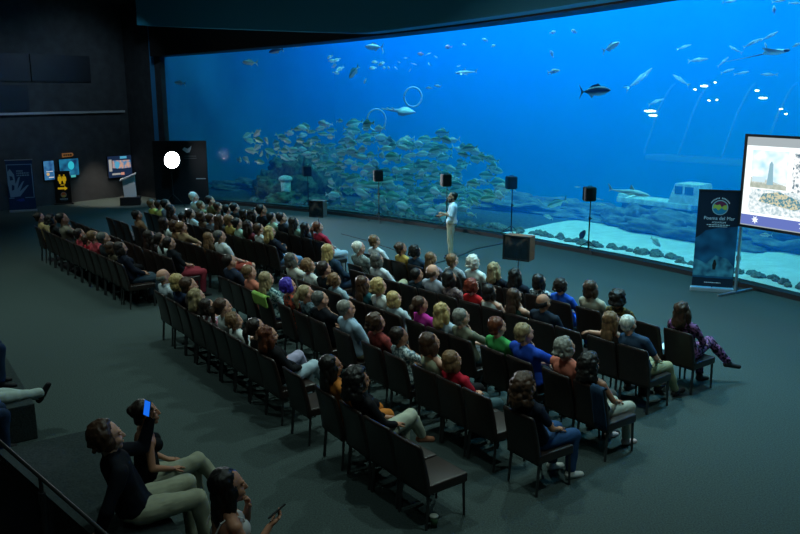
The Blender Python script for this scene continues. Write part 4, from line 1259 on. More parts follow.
def along(p):
    a = atan2(p.y - WC.y, p.x - WC.x)
    return a - pi / 2
def place_fish(kind, px, py, length_px, depth, flip, pitch, m, label, group=None, var=0, yaw=0.0, parts=False, cat='fish', name=None):
    p = tank_point(px, py, depth)
    L_ = px_size(p, length_px)
    rz = along(p) + (pi if flip else 0) + radians(yaw)
    if parts:
        o = empty(name or 'fish', p, 0)
        bd = link_mesh('body', mesh_copy(fish_bm, kind), m, o)
        b2 = bmesh.new(); fin(b2, tail_pts(kind), 0.012); obj('tail_fin', b2, m, o)
        b3 = bmesh.new(); fish_fins(b3, kind, 0); obj('fins', b3, m, o)
        obj('eyes', eye_bm(kind), M_BLACK, o, True)
    else:
        o = bpy.data.objects.new(name or 'fish', mesh_with(fish_mesh(kind, var), [m], ('fish', kind, var)))
        COL.objects.link(o)
        o.location = p
    o.rotation_euler = (0, radians(-pitch), rz)
    o.scale = (L_, L_, L_)
    tag(o, label, cat, group)
    return o
def mesh_copy(f, *a):
    bm = f(*a)
    bmesh.ops.recalc_face_normals(bm, faces=bm.faces)
    me = bpy.data.meshes.new('fish_body')
    bm.to_mesh(me); bm.free()
    me.polygons.foreach_set('use_smooth', [True] * len(me.polygons))
    return me

# the school: silver-green fish crowding together over the middle of the window
SCHOOL = [(268, 150), (300, 124), (345, 116), (385, 128), (405, 140), (450, 138), (490, 158), (508, 182), (500, 198), (470, 205), (455, 222), (425, 226), (380, 220), (345, 208), (322, 190), (318, 172), (288, 160)]
def inside(x, y, P):
    c = False
    for i in range(len(P)):
        (x0, y0), (x1, y1) = P[i], P[i - 1]
        if (y0 > y) != (y1 > y) and x < (x1 - x0) * (y - y0) / (y1 - y0) + x0:
            c = not c
    return c
got = []
while len(got) < 262:
    x, y = fr_.uniform(262, 512), fr_.uniform(112, 228)
    if not inside(x, y, SCHOOL):
        continue
    if any(abs(x - a) < 6.2 and abs(y - b) < 3.6 for a, b in got) and fr_.random() < 0.86:
        continue
    got.append((x, y))
for x, y in got:
    flip = fr_.random() < (0.35 if y < 175 else 0.2)
    place_fish('bream' if fr_.random() < 0.75 else 'jack', x, y, fr_.uniform(15, 20) * (0.74 if x < 350 else 1.0) * (1.12 if y > 180 else 1), fr_.uniform(0.4, 1.9), not flip, fr_.uniform(-16, 12),
               M_BREAM if fr_.random() < 0.68 else M_SILVER, 'silver-green fish crowded in the dense school over the reef', 'dense school of silver-green fish', fr_.choice((0, 0, 1, 2)), fr_.uniform(-28, 28))
# a looser bunch near the dim end of the window
for i, (x, y) in enumerate([(248, 135), (258, 133), (250, 141), (258, 140), (267, 141), (281, 137), (275, 143), (258, 147), (252, 151), (262, 153), (271, 152), (268, 157), (240, 160), (247, 160), (259, 162), (284, 157), (278, 147), (303, 128), (301, 141), (311, 143)]):
    place_fish('bream', x, y, fr_.uniform(11, 14), fr_.uniform(0.4, 1.5), fr_.random() < 0.6, fr_.uniform(-35, 35), M_SILVER if fr_.random() < 0.6 else M_BREAM,
               'silvery fish of the loose bunch above the dark coral rock', 'loose bunch of silvery fish', fr_.choice((0, 1, 2)), fr_.uniform(-50, 50))
# small fish high in the water
for i, (x, y, s) in enumerate([(330, 57, 7), (332, 61, 8), (337, 60, 8), (334, 66, 9), (340, 69, 9), (336, 73, 7), (375, 62, 7), (381, 64, 8), (373, 68, 8), (384, 68, 7), (389, 68, 6)]):
    place_fish('bream', x, y, s, 1.4, i % 2 == 0, fr_.uniform(-30, 30), M_SILVER, 'tiny silvery fish in the small cluster above the rings', 'cluster of tiny fish above the rings', i % 3, fr_.uniform(-40, 40))
for i, (x, y, s) in enumerate([(399, 62, 5), (406, 58, 5), (414, 64, 6), (410, 70, 6), (428, 54, 7), (429, 64, 7), (436, 57, 5), (396, 68, 5), (459, 66, 5)]):
    place_fish('slim', x, y, s, 2.5, i % 2 == 1, fr_.uniform(-40, 40), M_GREYF, 'very small pale fish scattered below the ceiling edge', 'scattered very small fish', i % 3, fr_.uniform(-40, 40))
ONE = [
 # kind, px, py, length, depth, flip, pitch, material, label, parts
 ('tuna', 374, 47, 24, 1.0, True, 4, M_GREYF, 'large grey-blue fish close under the ceiling edge, facing away from the screen', True),
 ('tuna', 276, 50.5, 20, 0.9, True, -8, M_DARKF, 'dark-backed white fish touching the ceiling edge of the window', True),
 ('jack', 250, 62.5, 18, 0.8, True, 4, M_SILVER, 'bright silver fish hanging alone in the dim end of the water', True),
 ('jack', 180, 83, 14, 0.8, True, 4, M_GREYF, 'dull fish in the darkest corner of the window', True),
 ('slim', 298, 46, 18, 1.0, False, 3, M_GREYF, 'slim blue fish skimming the ceiling edge of the window', False),
 ('bream', 354, 72, 17, 1.0, True, -42, M_BREAM, 'ragged-looking fish swimming nose down above the rings', True),
 ('bream', 365, 81, 6, 1.2, True, -60, M_SILVER, 'tiny fish just under the nose-down fish', False),
 ('bream', 421, 54, 8, 1.5, True, 5, M_PINKF, 'small pinkish fish between two pale ones, high in the water', False),
 ('bream', 448, 47, 9, 1.4, True, 2, M_PINKF, 'small pinkish fish alone high in the middle of the window', False),
 ('jack', 429, 88, 8, 0.9, True, 0, M_SILVER, 'bright small fish trailing another above the oval rings', False),
 ('jack', 438, 86, 8, 0.9, True, 8, M_SILVER, 'bright small fish leading another above the oval rings', False),
 ('bream', 464, 45, 5, 1.5, True, 5, M_GREYF, 'tiny grey fish between pinkish fish and curled pale fish', False),
 ('bream', 485, 40, 7, 1.5, True, 20, M_SILVER, 'round pale fish uppermost in the middle of the window', False),
 ('bream', 493, 46, 6, 1.5, False, 10, M_SILVER, 'round pale fish just below the uppermost one', False),
 ('tuna', 595, 91, 37, 0.6, False, 3, M_DARKF, 'big dark-backed tuna-like fish alone in open water', True),
 ('jack', 611, 47, 22, 1.0, False, 20, M_SILVER, 'bright pale fish with lit back above the dark tuna-like fish', True),
 ('jack', 553, 71.5, 15, 1.0, False, 8, M_SILVER, 'pale oval fish up-water of the dark tuna-like fish', False),
 ('bream', 553, 32.5, 7, 1.2, False, 10, M_SILVER, 'small pale fish, lower of a wide-set pair near the ceiling edge', False),
 ('bream', 574, 31.5, 8, 1.2, True, 20, M_SILVER, 'small pale fish, brighter of a wide-set pair near the ceiling edge', False),
 ('bream', 552, 54, 8, 1.4, True, 60, M_GREYF, 'small fish swimming nose up beside the pale oval fish', False),
 ('slim', 640, 79, 32, 3.0, False, 38, M_GREYF, 'faint long fish climbing steeply beside the dark tuna-like fish', False),
 ('slim', 684, 47, 16, 3.2, False, 14, M_GREYF, 'faint slim fish nearest the bright pale fish', False),
 ('slim', 697, 60, 21, 2.2, False, 5, M_SILVER, 'pale slim fish level in the upper water', False),
 ('slim', 735, 49.5, 15, 2.4, True, 28, M_GREYF, 'blue slim fish slanting nose up near the ray', False),
 ('slim', 723, 62, 14, 2.6, False, 38, M_GREYF, 'blue slim fish swimming up steeply before the ray', False),
 ('slim', 727, 71, 14, 2.6, False, 16, M_GREYF, 'blue slim fish lowest of three before the ray', False),
 ('slim', 742, 73, 14, 2.8, False, 10, M_GREYF, 'faint fish under the ray, nearest the three slim ones', False),
 ('slim', 769, 74.5, 16, 2.6, True, 2, M_GREYF, 'faint fish above the lamp-lit tunnel roof', False),
 ('slim', 752, 43, 20, 1.8, False, 22, M_GREYF, 'long slim fish above the ray, lower of a slanting two', False),
 ('slim', 770, 36, 17, 1.8, False, 24, M_GREYF, 'long slim fish above the ray, upper of a slanting two', False),
 ('jack', 766, 46, 7, 2.0, True, 60, M_GREYF, 'small dim fish directly above the ray', False),
 ('jack', 796, 45, 9, 1.6, False, 20, M_GREYF, 'small fish at the far edge of the window beside the ray', False),
 ('slim', 730, 1.5, 14, 1.2, False, 2, M_SILVER, 'bright fish cut by the top edge above the lamp-lit tunnel', False),
 ('slim', 779, 1, 15, 1.2, False, 3, M_SILVER, 'bright fish cut by the top edge above the ray', False),
 ('slim', 794, 3, 13, 1.2, False, -6, M_SILVER, 'bright fish under the one cut by the top edge', False),
 ('bream', 774, 10, 8, 1.4, True, 80, M_GREYF, 'small upright fish high above the ray', False),
 ('slim', 681, 80, 22, 3.6, True, 28, M_GREYF, 'faint broad fish by the arch of the tunnel', False),
 ('slim', 655, 102, 20, 4.0, False, 18, M_GREYF, 'faint fish above the two lit lamps of the tunnel', False),
 ('jack', 557, 203, 24, 1.4, True, -22, M_BREAM, 'greenish fish nose down over the white sand', True),
 ('slim', 540, 201, 8, 1.6, True, 30, M_GREYF, 'small fish nosing the greenish fish over the sand', False),
 ('slim', 578, 187, 8, 2.0, True, 0, M_GREYF, 'small faint fish beside the loudspeaker over white sand', False),
 ('slim', 599, 199, 9, 2.0, True, 6, M_GREYF, 'small faint fish below the shark\'s tail, upper of two', False),
 ('slim', 601, 204.5, 10, 2.0, False, 4, M_GREYF, 'small faint fish below the shark\'s tail, lower of two', False),
 ('bream', 655.5, 242, 14, 0.9, False, -30, M_SILVER, 'bright pale fish nose down over the boulders', True),
 ('bream', 656, 258, 28, 0.8, False, -16, M_SILVER, 'large pale mottled fish resting on the boulders', True),
 ('jack', 630, 250, 20, 1.2, True, 0, M_GREYF, 'dim blue fish lying on the sand beside the boulders', True),
 ('jack', 549, 217, 13, 1.8, True, 8, M_SILVER, 'pale fish low on the sand behind the pole', False),
 ('jack', 471, 214.5, 15, 0.8, True, 0, M_SILVER, 'bright cyan fish low beside the presenter', True),
 ('jack', 766, 235, 12, 1.2, True, -6, M_SILVER, 'pale fish just below the projection screen', False),
 ('bream', 582, 236, 15, 0.5, False, 58, M_BLKF, 'dark fish nose up beside the loudspeaker pole', True),
 ('bream', 499, 187, 17, 1.4, True, 4, M_BREAM, 'straggler at the school\'s edge nearest the loudspeaker', False),
 ('bream', 481, 157, 20, 1.4, True, -6, M_BREAM, 'straggler ahead of the school at its upper edge', False),
 ('bream', 443, 133, 19, 1.2, True, -2, M_BREAM, 'topmost fish of the school below the oval rings', False),
 ('bream', 392, 157, 21, 0.5, True, -4, M_BREAM, 'big fish at the front of the school near the black stand', False),
]
for i, (k, x, y, s, dp, fl, pt, m, lab, parts) in enumerate(ONE):
    place_fish(k, x, y, s, dp, fl, pt, m, lab, None, i % 3, fr_.uniform(-8, 8), parts)

# sharks, the guitarfish and the ray
def shark_parts(root, m):
    bm = bmesh.new()
    prof = [(0.50, .004, .003, .004), (0.45, .025, .018, .03), (0.36, .050, .038, .055), (0.20, .072, .055, .068), (0.05, .070, .055, .062), (-0.12, .046, .036, .040), (-0.26, .026, .022, .022), (-0.38, .014, .013, .011), (-0.44, .010, .010, .006)]
    seg = 14
    rs = [[bm.verts.new((x, wd * cos(2 * pi * k / seg), (u if sin(2 * pi * k / seg) > 0 else d) * sin(2 * pi * k / seg))) for k in range(seg)] for x, u, d, wd in prof]
    for A, B in zip(rs, rs[1:]):
        for k in range(seg):
            bm.faces.new((A[k], A[(k + 1) % seg], B[(k + 1) % seg], B[k]))
    bm.faces.new(rs[0]); bm.faces.new(list(reversed(rs[-1])))
    obj('body', bm, m, root, True)
    bm = bmesh.new(); fin(bm, [(-0.40, 0.010), (-0.50, 0.11), (-0.53, 0.115), (-0.475, 0.01), (-0.50, -0.045), (-0.44, -0.012)], 0.008); obj('tail_fin', bm, m, root)
    bm = bmesh.new(); fin(bm, [(0.14, 0.06), (0.05, 0.155), (0.025, 0.155), (0.02, 0.062)], 0.010); obj('dorsal_fin', bm, m, root)
    for s in (-1, 1):
        bm = bmesh.new()
        a = [Vector((0.24, s * 0.05, -0.03)), Vector((0.10, s * 0.21, -0.085)), Vector((0.07, s * 0.20, -0.085)), Vector((0.13, s * 0.05, -0.035))]
        f1 = [bm.verts.new(p) for p in a]; f2 = [bm.verts.new(p + Vector((0, 0, 0.009))) for p in a]
        bm.faces.new(f1); bm.faces.new(list(reversed(f2)))
        for i in range(4):
            bm.faces.new((f1[i], f2[i], f2[(i + 1) % 4], f1[(i + 1) % 4]))
        obj('pectoral_fin', bm, m, root)
    bm = bmesh.new()
    for s in (-1, 1):
        add_ball(bm, (0.42, s * 0.036, 0.012), 0.006, seg=8, rings=6)
    obj('eyes', bm, M_BLACK, root, True)
M_SHARK = countershade('shark_skin', (0.40, 0.54, 0.57), (0.85, 0.92, 0.92), -0.07, 0.07)
for px, py, s, dp, fl, pt, lab in ((629, 192.5, 48, 0.8, False, -2, 'grey shark cruising over the boulders towards the sunken cabin'), (466, 72.5, 27, 1.3, True, -2, 'small pale shark high above the presenter'),
                                   (768, 286, 46, 0.9, True, 0, 'grey shark low on the sand, fin raised below the screen')):
    p = tank_point(px, py, dp)
    o = empty('shark', p)
    shark_parts(o, M_SHARK)
    o.rotation_euler = (0, radians(-pt), along(p) + (pi if fl else 0))
    o.scale = (px_size(p, s),) * 3
    tag(o, lab, 'shark')
# guitarfish: flat wedge-shaped front, long tail
p = tank_point(400, 111, 1.0)
o = empty('guitarfish', p)
bm = bmesh.new()
ou = [(0.5, 0), (0.36, 0.07), (0.14, 0.15), (0.02, 0.13), (-0.04, 0.055), (-0.30, 0.03), (-0.46, 0.012)]
T = []
for x, y in ou:
    h = 0.012 + 0.045 * max(0, 1 - abs(x - 0.05) / 0.5)
    T.append([bm.verts.new((x, -y, 0)), bm.verts.new((x, -y * 0.5, h * 0.8)), bm.verts.new((x, 0, h)), bm.verts.new((x, y * 0.5, h * 0.8)), bm.verts.new((x, y, 0)), bm.verts.new((x, 0, -h * 0.4))])
for A, B in zip(T, T[1:]):
    for k in range(6):
        try:
            bm.faces.new((A[k], A[(k + 1) % 6], B[(k + 1) % 6], B[k]))
        except ValueError:
            pass
bm.faces.new(T[-1])
obj('body', bm, M_SHARK, o, True)
for nm, q in (('dorsal_fin', [(-0.12, 0.02), (-0.20, 0.10), (-0.22, 0.10), (-0.20, 0.02)]), ('dorsal_fin', [(-0.30, 0.02), (-0.37, 0.08), (-0.385, 0.08), (-0.37, 0.015)]), ('tail_fin', [(-0.44, 0.012), (-0.56, 0.05), (-0.54, -0.02), (-0.45, -0.01)])):
    bm = bmesh.new(); fin(bm, q, 0.01); obj(nm, bm, M_SHARK, o)
o.rotation_euler = (radians(48), radians(4), along(p))
o.scale = (px_size(p, 40),) * 3
tag(o, 'pale guitarfish gliding between the two oval rings', 'fish')
# ray seen from the side, with a whip tail
p = tank_point(772, 53, 1.3)
o = empty('eagle_ray', p)
bm = bmesh.new()
ou = [(0.42, 0.02), (0.34, 0.09), (0.16, 0.34), (0.02, 0.46), (0.0, 0.40), (-0.10, 0.16), (-0.26, 0.04)]
T = []
for x, y in ou:
    h = 0.02 + 0.075 * max(0, 1 - abs(x - 0.12) / 0.4)
    T.append([bm.verts.new((x, -y, 0.25 * y)), bm.verts.new((x, -y * 0.4, h * 0.8)), bm.verts.new((x, 0, h)), bm.verts.new((x, y * 0.4, h * 0.8)), bm.verts.new((x, y, 0.25 * y)), bm.verts.new((x, 0, -h * 0.7))])
for A, B in zip(T, T[1:]):
    for k in range(6):
        bm.faces.new((A[k], A[(k + 1) % 6], B[(k + 1) % 6], B[k]))
bm.faces.new(T[0]); bm.faces.new(T[-1])
obj('body', bm, M_SILVER, o, True)
bm = bmesh.new(); add_tube(bm, [(-0.24, 0, 0), (-0.6, 0.0, -0.03), (-1.0, 0.0, -0.06), (-1.5, 0, -0.09)], [0.02, 0.012, 0.007, 0.003], 6); obj('tail', bm, M_DARKF, o)
bm = bmesh.new(); add_ball(bm, (0.40, 0, 0.02), (0.09, 0.07, 0.045), seg=12, rings=8); obj('head', bm, M_DARKF, o, True)
o.rotation_euler = (0, radians(-4), along(p))
o.scale = (px_size(p, 34),) * 3
tag(o, 'bright ray with dark head and long whip tail', 'ray')
# two pale oval rings, thin tubes just behind the window
M_RING = mat('pale_ring', (0.30, 0.55, 0.75), 0.4)
for px, py, rx, ry, lab in ((376.5, 120, 9, 10.5, 'pale oval ring in the water, the lower of the two'), (413, 97, 8.5, 9.3, 'pale oval ring in the water, the upper of the two')):
    p = tank_point(px, py, 0.9)
    bm = bmesh.new()
    a, b = px_size(p, rx), px_size(p, ry)
    add_tube(bm, [(a * cos(2 * pi * k / 40), 0, b * sin(2 * pi * k / 40)) for k in range(40)], 0.028, 8, closed=True)
    o = obj('ring', bm, M_RING, None, True)
    o.location = p
    o.rotation_euler = (0, 0, atan2(p.y, p.x) - pi / 2)
    tag(o, lab, 'ring')

# rock
M_ROCK = mat('reef_rock', (0.11, 0.15, 0.15), 0.95, 0.1, vary=0.75, scale=4, bump=1.0)
M_CORAL = mat('coral_rock', (0.07, 0.12, 0.085), 0.95, 0.1, vary=0.7, scale=7, bump=1.0)
def rock_mesh(seed, rough=0.35, sub=3):
    k = ('rock', seed, rough, sub)
    if k not in LIB:
        bm = bmesh.new()
        bmesh.ops.create_icosphere(bm, subdivisions=sub, radius=1)
        for v in bm.verts:
            q = v.co * 1.6 + Vector((seed * 7.3, seed * 3.1, 0))
            f = 1 + rough * noise.noise(q) + rough * 0.5 * noise.noise(q * 2.3) + rough * 0.3 * noise.noise(q * 5)
            v.co *= f
        me = bpy.data.meshes.new('rock')
        bm.to_mesh(me); bm.free()
        me.polygons.foreach_set('use_smooth', [True] * len(me.polygons))
        LIB[k] = me
    return LIB[k]
def rock(name, loc, s, rz, m, label, cat='rock', group=None, seed=0, rough=0.35, sub=3):
    o = bpy.data.objects.new(name, mesh_with(rock_mesh(seed, rough, sub), [m], ('rock', seed, rough, sub)))
    COL.objects.link(o)
    o.location = loc
    o.scale = s
    o.rotation_euler = (0, 0, rz)
    return tag(o, label, cat, group)
rr = random.Random(3)
for i in range(110):
    a = 61.5 - i * 0.36 + rr.uniform(-0.12, 0.12)
    s = rr.uniform(0.07, 0.15) * (1.25 if i % 7 == 0 else 1)
    p = ring(a, 0.32 + s + rr.uniform(0, 0.3), 0.08 + s * 0.25)
    rock('boulder', p, (s * 1.3, s, s * 0.95), rr.uniform(0, 6), M_ROCK, 'dark boulder in the low line of rocks along the foot of the window', 'rock', 'boulders along the foot of the window', i % 6)
# the coral-grown rock at the dim end, a pale pillar in front of it
for px, py, dp, s, lab, sd in ((283, 196, 1.9, (1.3, 0.9, 1.0), 'round dark coral rock at the dim side of the reef', 1), (298, 180, 2.4, (1.1, 0.9, 1.25), 'tall coral rock crowned with pale growth', 2),
                               (314, 187, 2.2, (1.0, 0.9, 1.5), 'greenish coral rock behind the thin loudspeaker pole', 4), (294, 200, 1.4, (1.2, 0.8, 0.7), 'low dark rock at the foot of the pale pillar', 3)):
    p = tank_point(px, py, dp)
    rock('coral_rock', p, s, along(p), M_CORAL, lab, 'rock', None, sd, 0.5, 5)
p0 = tank_point(287, 206, 0.9); p1 = tank_point(285.5, 179, 0.9)
bm = bmesh.new()
add_cone(bm, (p0.x, p0.y, 0.1), (p1.x, p1.y, p1.z), 0.17, 0.19, 16)
add_ball(bm, p1, (0.26, 0.26, 0.14), seg=16, rings=10)
tag(obj('pillar', bm, mat('pale_pillar', (0.45, 0.6, 0.6), 0.9, vary=0.3, scale=9, bump=0.6), None, True), 'pale mushroom-topped pillar before the coral rock', 'pillar')
# reef mounds further back
for i, (px, py, dp, s) in enumerate(((252, 200, 3.2, (1.8, 1.1, 0.9)), (340, 212, 4.6, (3.2, 1.5, 1.1)), (440, 216, 4.6, (3.0, 1.4, 0.8)), (488, 218, 4.8, (2.8, 1.3, 0.75)), (530, 220, 4.6, (2.6, 1.2, 0.85)),
                                     (570, 224, 4.8, (2.4, 1.2, 0.8)), (640, 228, 4.0, (1.2, 0.8, 1.2)), (672, 236, 3.8, (2.6, 1.2, 1.0)), (716, 236, 4.0, (2.4, 1.4, 1.1)), (762, 240, 4.0, (2.4, 1.4, 1.0)),
                                     (800, 246, 4.2, (2.4, 1.4, 1.1)), (608, 228, 4.6, (2.2, 1.1, 0.75)))):
    p = tank_point(px, py, dp)
    p.z = 0.1
    s = (s[0] * 0.8, s[1] * 0.7, s[2] * 0.5)
    rock('reef_mound', p, s, along(p), M_ROCK, ('low reef mound at the dim end before the coral rock', 'reef mound behind the dim half of the school', 'reef mound behind the presenter', 'reef mound past the presenter\'s shoulder',
         'low reef mound behind the monitor', 'low reef mound nearest the loudspeaker on white sand', 'upright rock below the shark', 'long reef ridge behind the pale fish', 'reef ridge hidden partly by the navy banner',
         'reef ridge behind the foot of the screen', 'reef ridge at the near edge of the window', 'low rocks below the shark\'s tail')[i], 'rock', None, i % 6, 0.62, 5)
# sunken boat cabin on a pale slab
p = tank_point(672, 212, 5.0)
o = empty('sunken_cabin', (p.x, p.y, p.z + 0.25), along(p))
o.scale = (0.5, 0.5, 0.5)
M_WRECK = mat('pale_wreck_paint', (0.55, 0.62, 0.62), 0.8, vary=0.3, scale=3)
bm = bmesh.new(); add_box(bm, (-0.9, 0, 0.0), (5.2, 1.6, 0.35), bev=0.06); add_box(bm, (-3.0, 0, 0.25), (1.0, 1.4, 0.2), bev=0.05); obj('hull', bm, M_WRECK, o)
bm = bmesh.new()
add_prism(bm, [(0.1, 0.15), (0.55, 1.35), (2.0, 1.35), (2.35, 0.15)], -0.75, 0.75)
obj('cabin', bm, M_WRECK, o)
for x0, x1, y0, y1 in ((0.55, 1.05, 0.75, 1.2), (1.2, 1.75, 0.75, 1.2)):
    bm = bmesh.new(); add_box(bm, ((x0 + x1) / 2, -0.76, (y0 + y1) / 2), (x1 - x0, 0.04, y1 - y0)); obj('cabin_window', bm, mat('deep_blue_hole', (0.02, 0.08, 0.14), 0.5), o)
bm = bmesh.new(); add_box(bm, (-0.9, 0, -0.6), (4.6, 1.3, 0.9), bev=0.1); obj('keel', bm, M_ROCK, o)
tag(o, 'pale sunken boat cabin with two window holes behind the navy banner', 'wreck')
# the viewing tunnel at the back: ribs, a ledge and lamps
p = tank_point(722, 130, 13.2)
o = empty('viewing_tunnel', (p.x, p.y, 0.0), along(p))
M_RIB = mat('tunnel_rib_paint', (0.12, 0.2, 0.26), 0.7)
zt, zb = tank_point(722, 84, 13.2).z, tank_point(722, 156, 13.2).z
wd = px_size(p, 64)
for k, x in enumerate((-1.0, -0.45, 0.2, 0.75)):
    bm = bmesh.new()
    pts = [(x * wd, -1.0, zb)] + [(x * wd + 0.25 * sin(t * pi / 2) * 2, -1.0 + t * 1.2, zb + (zt - zb) * sin(min(1, t * 0.9 + 0.1) * pi / 2)) for t in (0.35, 0.6, 0.8, 1.0)]
    add_tube(bm, pts, 0.05, 8); obj('rib', bm, M_RIB, o)
bm = bmesh.new(); add_box(bm, (0.1 * wd, -0.9, zb - 0.12), (wd * 2.0, 1.0, 0.22), bev=0.05); obj('ledge', bm, M_RIB, o)
M_TLAMP = mat('tunnel_lamp', 'ffffff', emit='e8faff', estr=5)
M_inv = Matrix.Rotation(-o.rotation_euler.z, 4, 'Z') @ Matrix.Translation(-o.location)
for px, py, wpx in ((650, 111, 20), (653, 115.5, 15), (695, 89.5, 5), (704, 86, 12), (715, 82.5, 4), (709, 100.5, 5), (717, 100, 4), (757, 90.5, 7), (763, 98, 12), (781, 109, 5), (786, 114, 4)):
    q = M_inv @ tank_point(px, py, 12.6)
    bm = bmesh.new(); add_ball(bm, q, (px_size(p, wpx) / 3, 0.05, 0.030 + 0.001 * wpx), seg=12, rings=8); obj('lamp', bm, M_TLAMP, o, True)
tag(o, 'hazy viewing tunnel with ribs and bright lamps at the back of the tank', 'tunnel')

# ------------------------------------------------------------------ the dark end of the hall
WD = Vector((0.589, 0.808, 0)); WN = Vector((0.808, -0.589, 0)); W0 = Vector((-13.4, 28.9, 0))
def onw(s, off, z):
    return W0 + WD * s + WN * off + Vector((0, 0, z))
WRZ = atan2(WD.y, WD.x)
def wall_box(bm, s0, s1, o0, o1, z0, z1):
    c = onw((s0 + s1) / 2, (o0 + o1) / 2, (z0 + z1) / 2)
    add_box(bm, c, (abs(s1 - s0), abs(o1 - o0), z1 - z0), WRZ)
bm = bmesh.new(); wall_box(bm, -13, 4.4, -0.3, 0.0, 0.0, 7.4)
tag(obj('wall_rear', bm, M_WALL), kind='structure')
bm = bmesh.new(); add_box(bm, (-9.85, 31.80, 3.7), (2.5, 0.2, 7.4), -0.708)
tag(obj('wall_corner', bm, M_WALL), kind='structure')
bm = bmesh.new(); wall_box(bm, -8, 4.2, 0.0, 0.10, 3.30, 3.38)
tag(obj('trim_2', bm, mat('pale_ledge', (0.30, 0.32, 0.33), 0.6)), kind='structure')
M_DGLASS = mat('dark_blue_glass', (0.003, 0.006, 0.012), 0.5, 0.5)
for i, (s0, s1, z0, z1) in enumerate(((-3.0, 0.30, 3.42, 4.33), (0.5, 2.85, 4.45, 5.4), (-3.0, 0.4, 4.45, 5.4))):
    bm = bmesh.new(); wall_box(bm, s0, s1, 0.0, 0.05, z0, z1)
    tag(obj('window_%d' % (i + 2), bm, M_DGLASS), kind='structure')

def flat(o_name, parent, pts, m, y=0.0, th=0.004):
    """a flat printed shape standing out of a panel's face; x right, z up, face towards -y"""
    bm = bmesh.new(); add_prism(bm, pts, y - th, y); return obj(o_name, bm, m, parent)
def circle(cx, cz, r, n=28, rz=None):
    rz = rz or r
    return [(cx + r * cos(2 * pi * k / n), cz + rz * sin(2 * pi * k / n)) for k in range(n)]
def rect(x0, x1, z0, z1):
    return [(x0, z0), (x1, z0), (x1, z1), (x0, z1)]
def strokes(name, parent, x0, x1, z, h, m, seed, y, n=9):
    """a line of small print too fine to read"""
    r_ = random.Random(seed)
    bm = bmesh.new()
    x = x0
    while x < x1:
        wd_ = r_.uniform(0.4, 1.2) * (x1 - x0) / n
        add_prism(bm, rect(x, min(x1, x + wd_), z - h / 2, z + h / 2), y - 0.003, y)
        x += wd_ + 0.25 * (x1 - x0) / n
    return obj(name, bm, m, parent)
M_PRINTW = mat('white_print', (0.62, 0.68, 0.70), 0.7)
TXT = Matrix.Rotation(pi / 2, 4, 'X')
def txt(name, s, size, m, parent, x, y, z):
    return text_obj(name, s, size, m, parent, Matrix.Translation((x, y, z)) @ TXT, 0.002)

# ---- roll-up banner with the aquarium's name
def place_between(a, b):
    c = (Vector(a) + Vector(b)) / 2
    d = Vector(b) - Vector(a)
    return c, atan2(d.y, d.x), d.length
A_, B_ = ground_point(693.5, 290.5), ground_point(729.5, 293)
c, rz, wl = place_between(A_, B_)
o = empty('rollup_banner', c, rz)
BH = 2.10
bw = 0.80
M_BAN = two_tone('banner_sea_print', (0.004, 0.02, 0.06), (0.02, 0.15, 0.28), 3.0, 'noise', 0.5, 0.25, 0.52)
M_BNAVY = mat('banner_navy', (0.006, 0.016, 0.032), 0.5)
bm = bmesh.new(); add_box(bm, (0, 0, 0.07 + BH / 2), (bw, 0.012, BH - 0.1)); obj('banner_panel', bm, M_BNAVY, o)
bm = bmesh.new(); add_box(bm, (0, 0.03, 0.045), (bw + 0.05, 0.16, 0.085), bev=0.015); obj('base', bm, mat('brushed_silver', (0.6, 0.62, 0.64), 0.35, metal=0.8), o)
bm = bmesh.new(); add_box(bm, (0, 0, BH + 0.03), (bw + 0.01, 0.03, 0.03)); obj('top_rail', bm, M_DKMETAL, o)
bm = bmesh.new(); add_cone(bm, (0, 0.05, 0.08), (0, 0.03, BH), 0.012, 0.012, 8); obj('pole', bm, M_DKMETAL, o)
flat('sea_picture', o, [(-0.40, 0.30), (0.40, 0.30), (0.40, 1.40), (0.05, 1.36), (-0.2, 1.30), (-0.40, 1.12)], M_BAN, -0.006)
flat('seabed_picture', o, [(-0.40, 0.34), (0.38, 0.34), (0.39, 0.55), (0.25, 0.72), (0.02, 0.78), (-0.15, 0.60), (-0.39, 0.70)], two_tone('seabed_print', (0.01, 0.05, 0.10), (0.08, 0.30, 0.38), 6, 'noise', 0.5, 0.2), -0.010)
flat('diver_picture', o, [(-0.02, 0.48), (0.03, 0.48), (0.05, 0.60), (0.02, 0.70), (-0.01, 0.68), (-0.03, 0.58)], M_BLACK, -0.014)
lx, lz, lr = 0.03, 1.78, 0.155
flat('logo_ring', o, circle(lx, lz, lr), mat('logo_pale', (0.35, 0.50, 0.50), 0.6), -0.006)
flat('logo_disc', o, circle(lx, lz, lr * 0.90), mat('logo_blue', (0.02, 0.22, 0.36), 0.6), -0.010)
def lobe(t0, t1, r, mid):
    return [(lx + r * cos(radians(t0 + (t1 - t0) * k / 12)), lz + r * sin(radians(t0 + (t1 - t0) * k / 12))) for k in range(13)] + mid
flat('logo_band', o, lobe(-12, 192, lr * 0.88, [(lx - 0.08, lz - 0.01), (lx - 0.03, lz - 0.06), (lx + 0.03, lz - 0.005), (lx + 0.09, lz - 0.05)]), mat('logo_lime', (0.42, 0.50, 0.08), 0.6), -0.013)
flat('logo_peak', o, lobe(25, 150, lr * 0.88, [(lx - 0.06, lz + 0.05), (lx - 0.01, lz + 0.07), (lx + 0.03, lz + 0.01), (lx + 0.07, lz + 0.05)]), mat('logo_maroon', (0.17, 0.02, 0.06), 0.6), -0.016)
bm = bmesh.new()
for k in range(15):
    t = radians(150 - 120 * k / 14)
    if k == 7: continue
    add_box(bm, (lx + 0.195 * cos(t), -0.008, lz + 0.195 * sin(t)), (0.016, 0.003, 0.028), mtx=None)
obj('logo_lettering', bm, M_PRINTW, o)
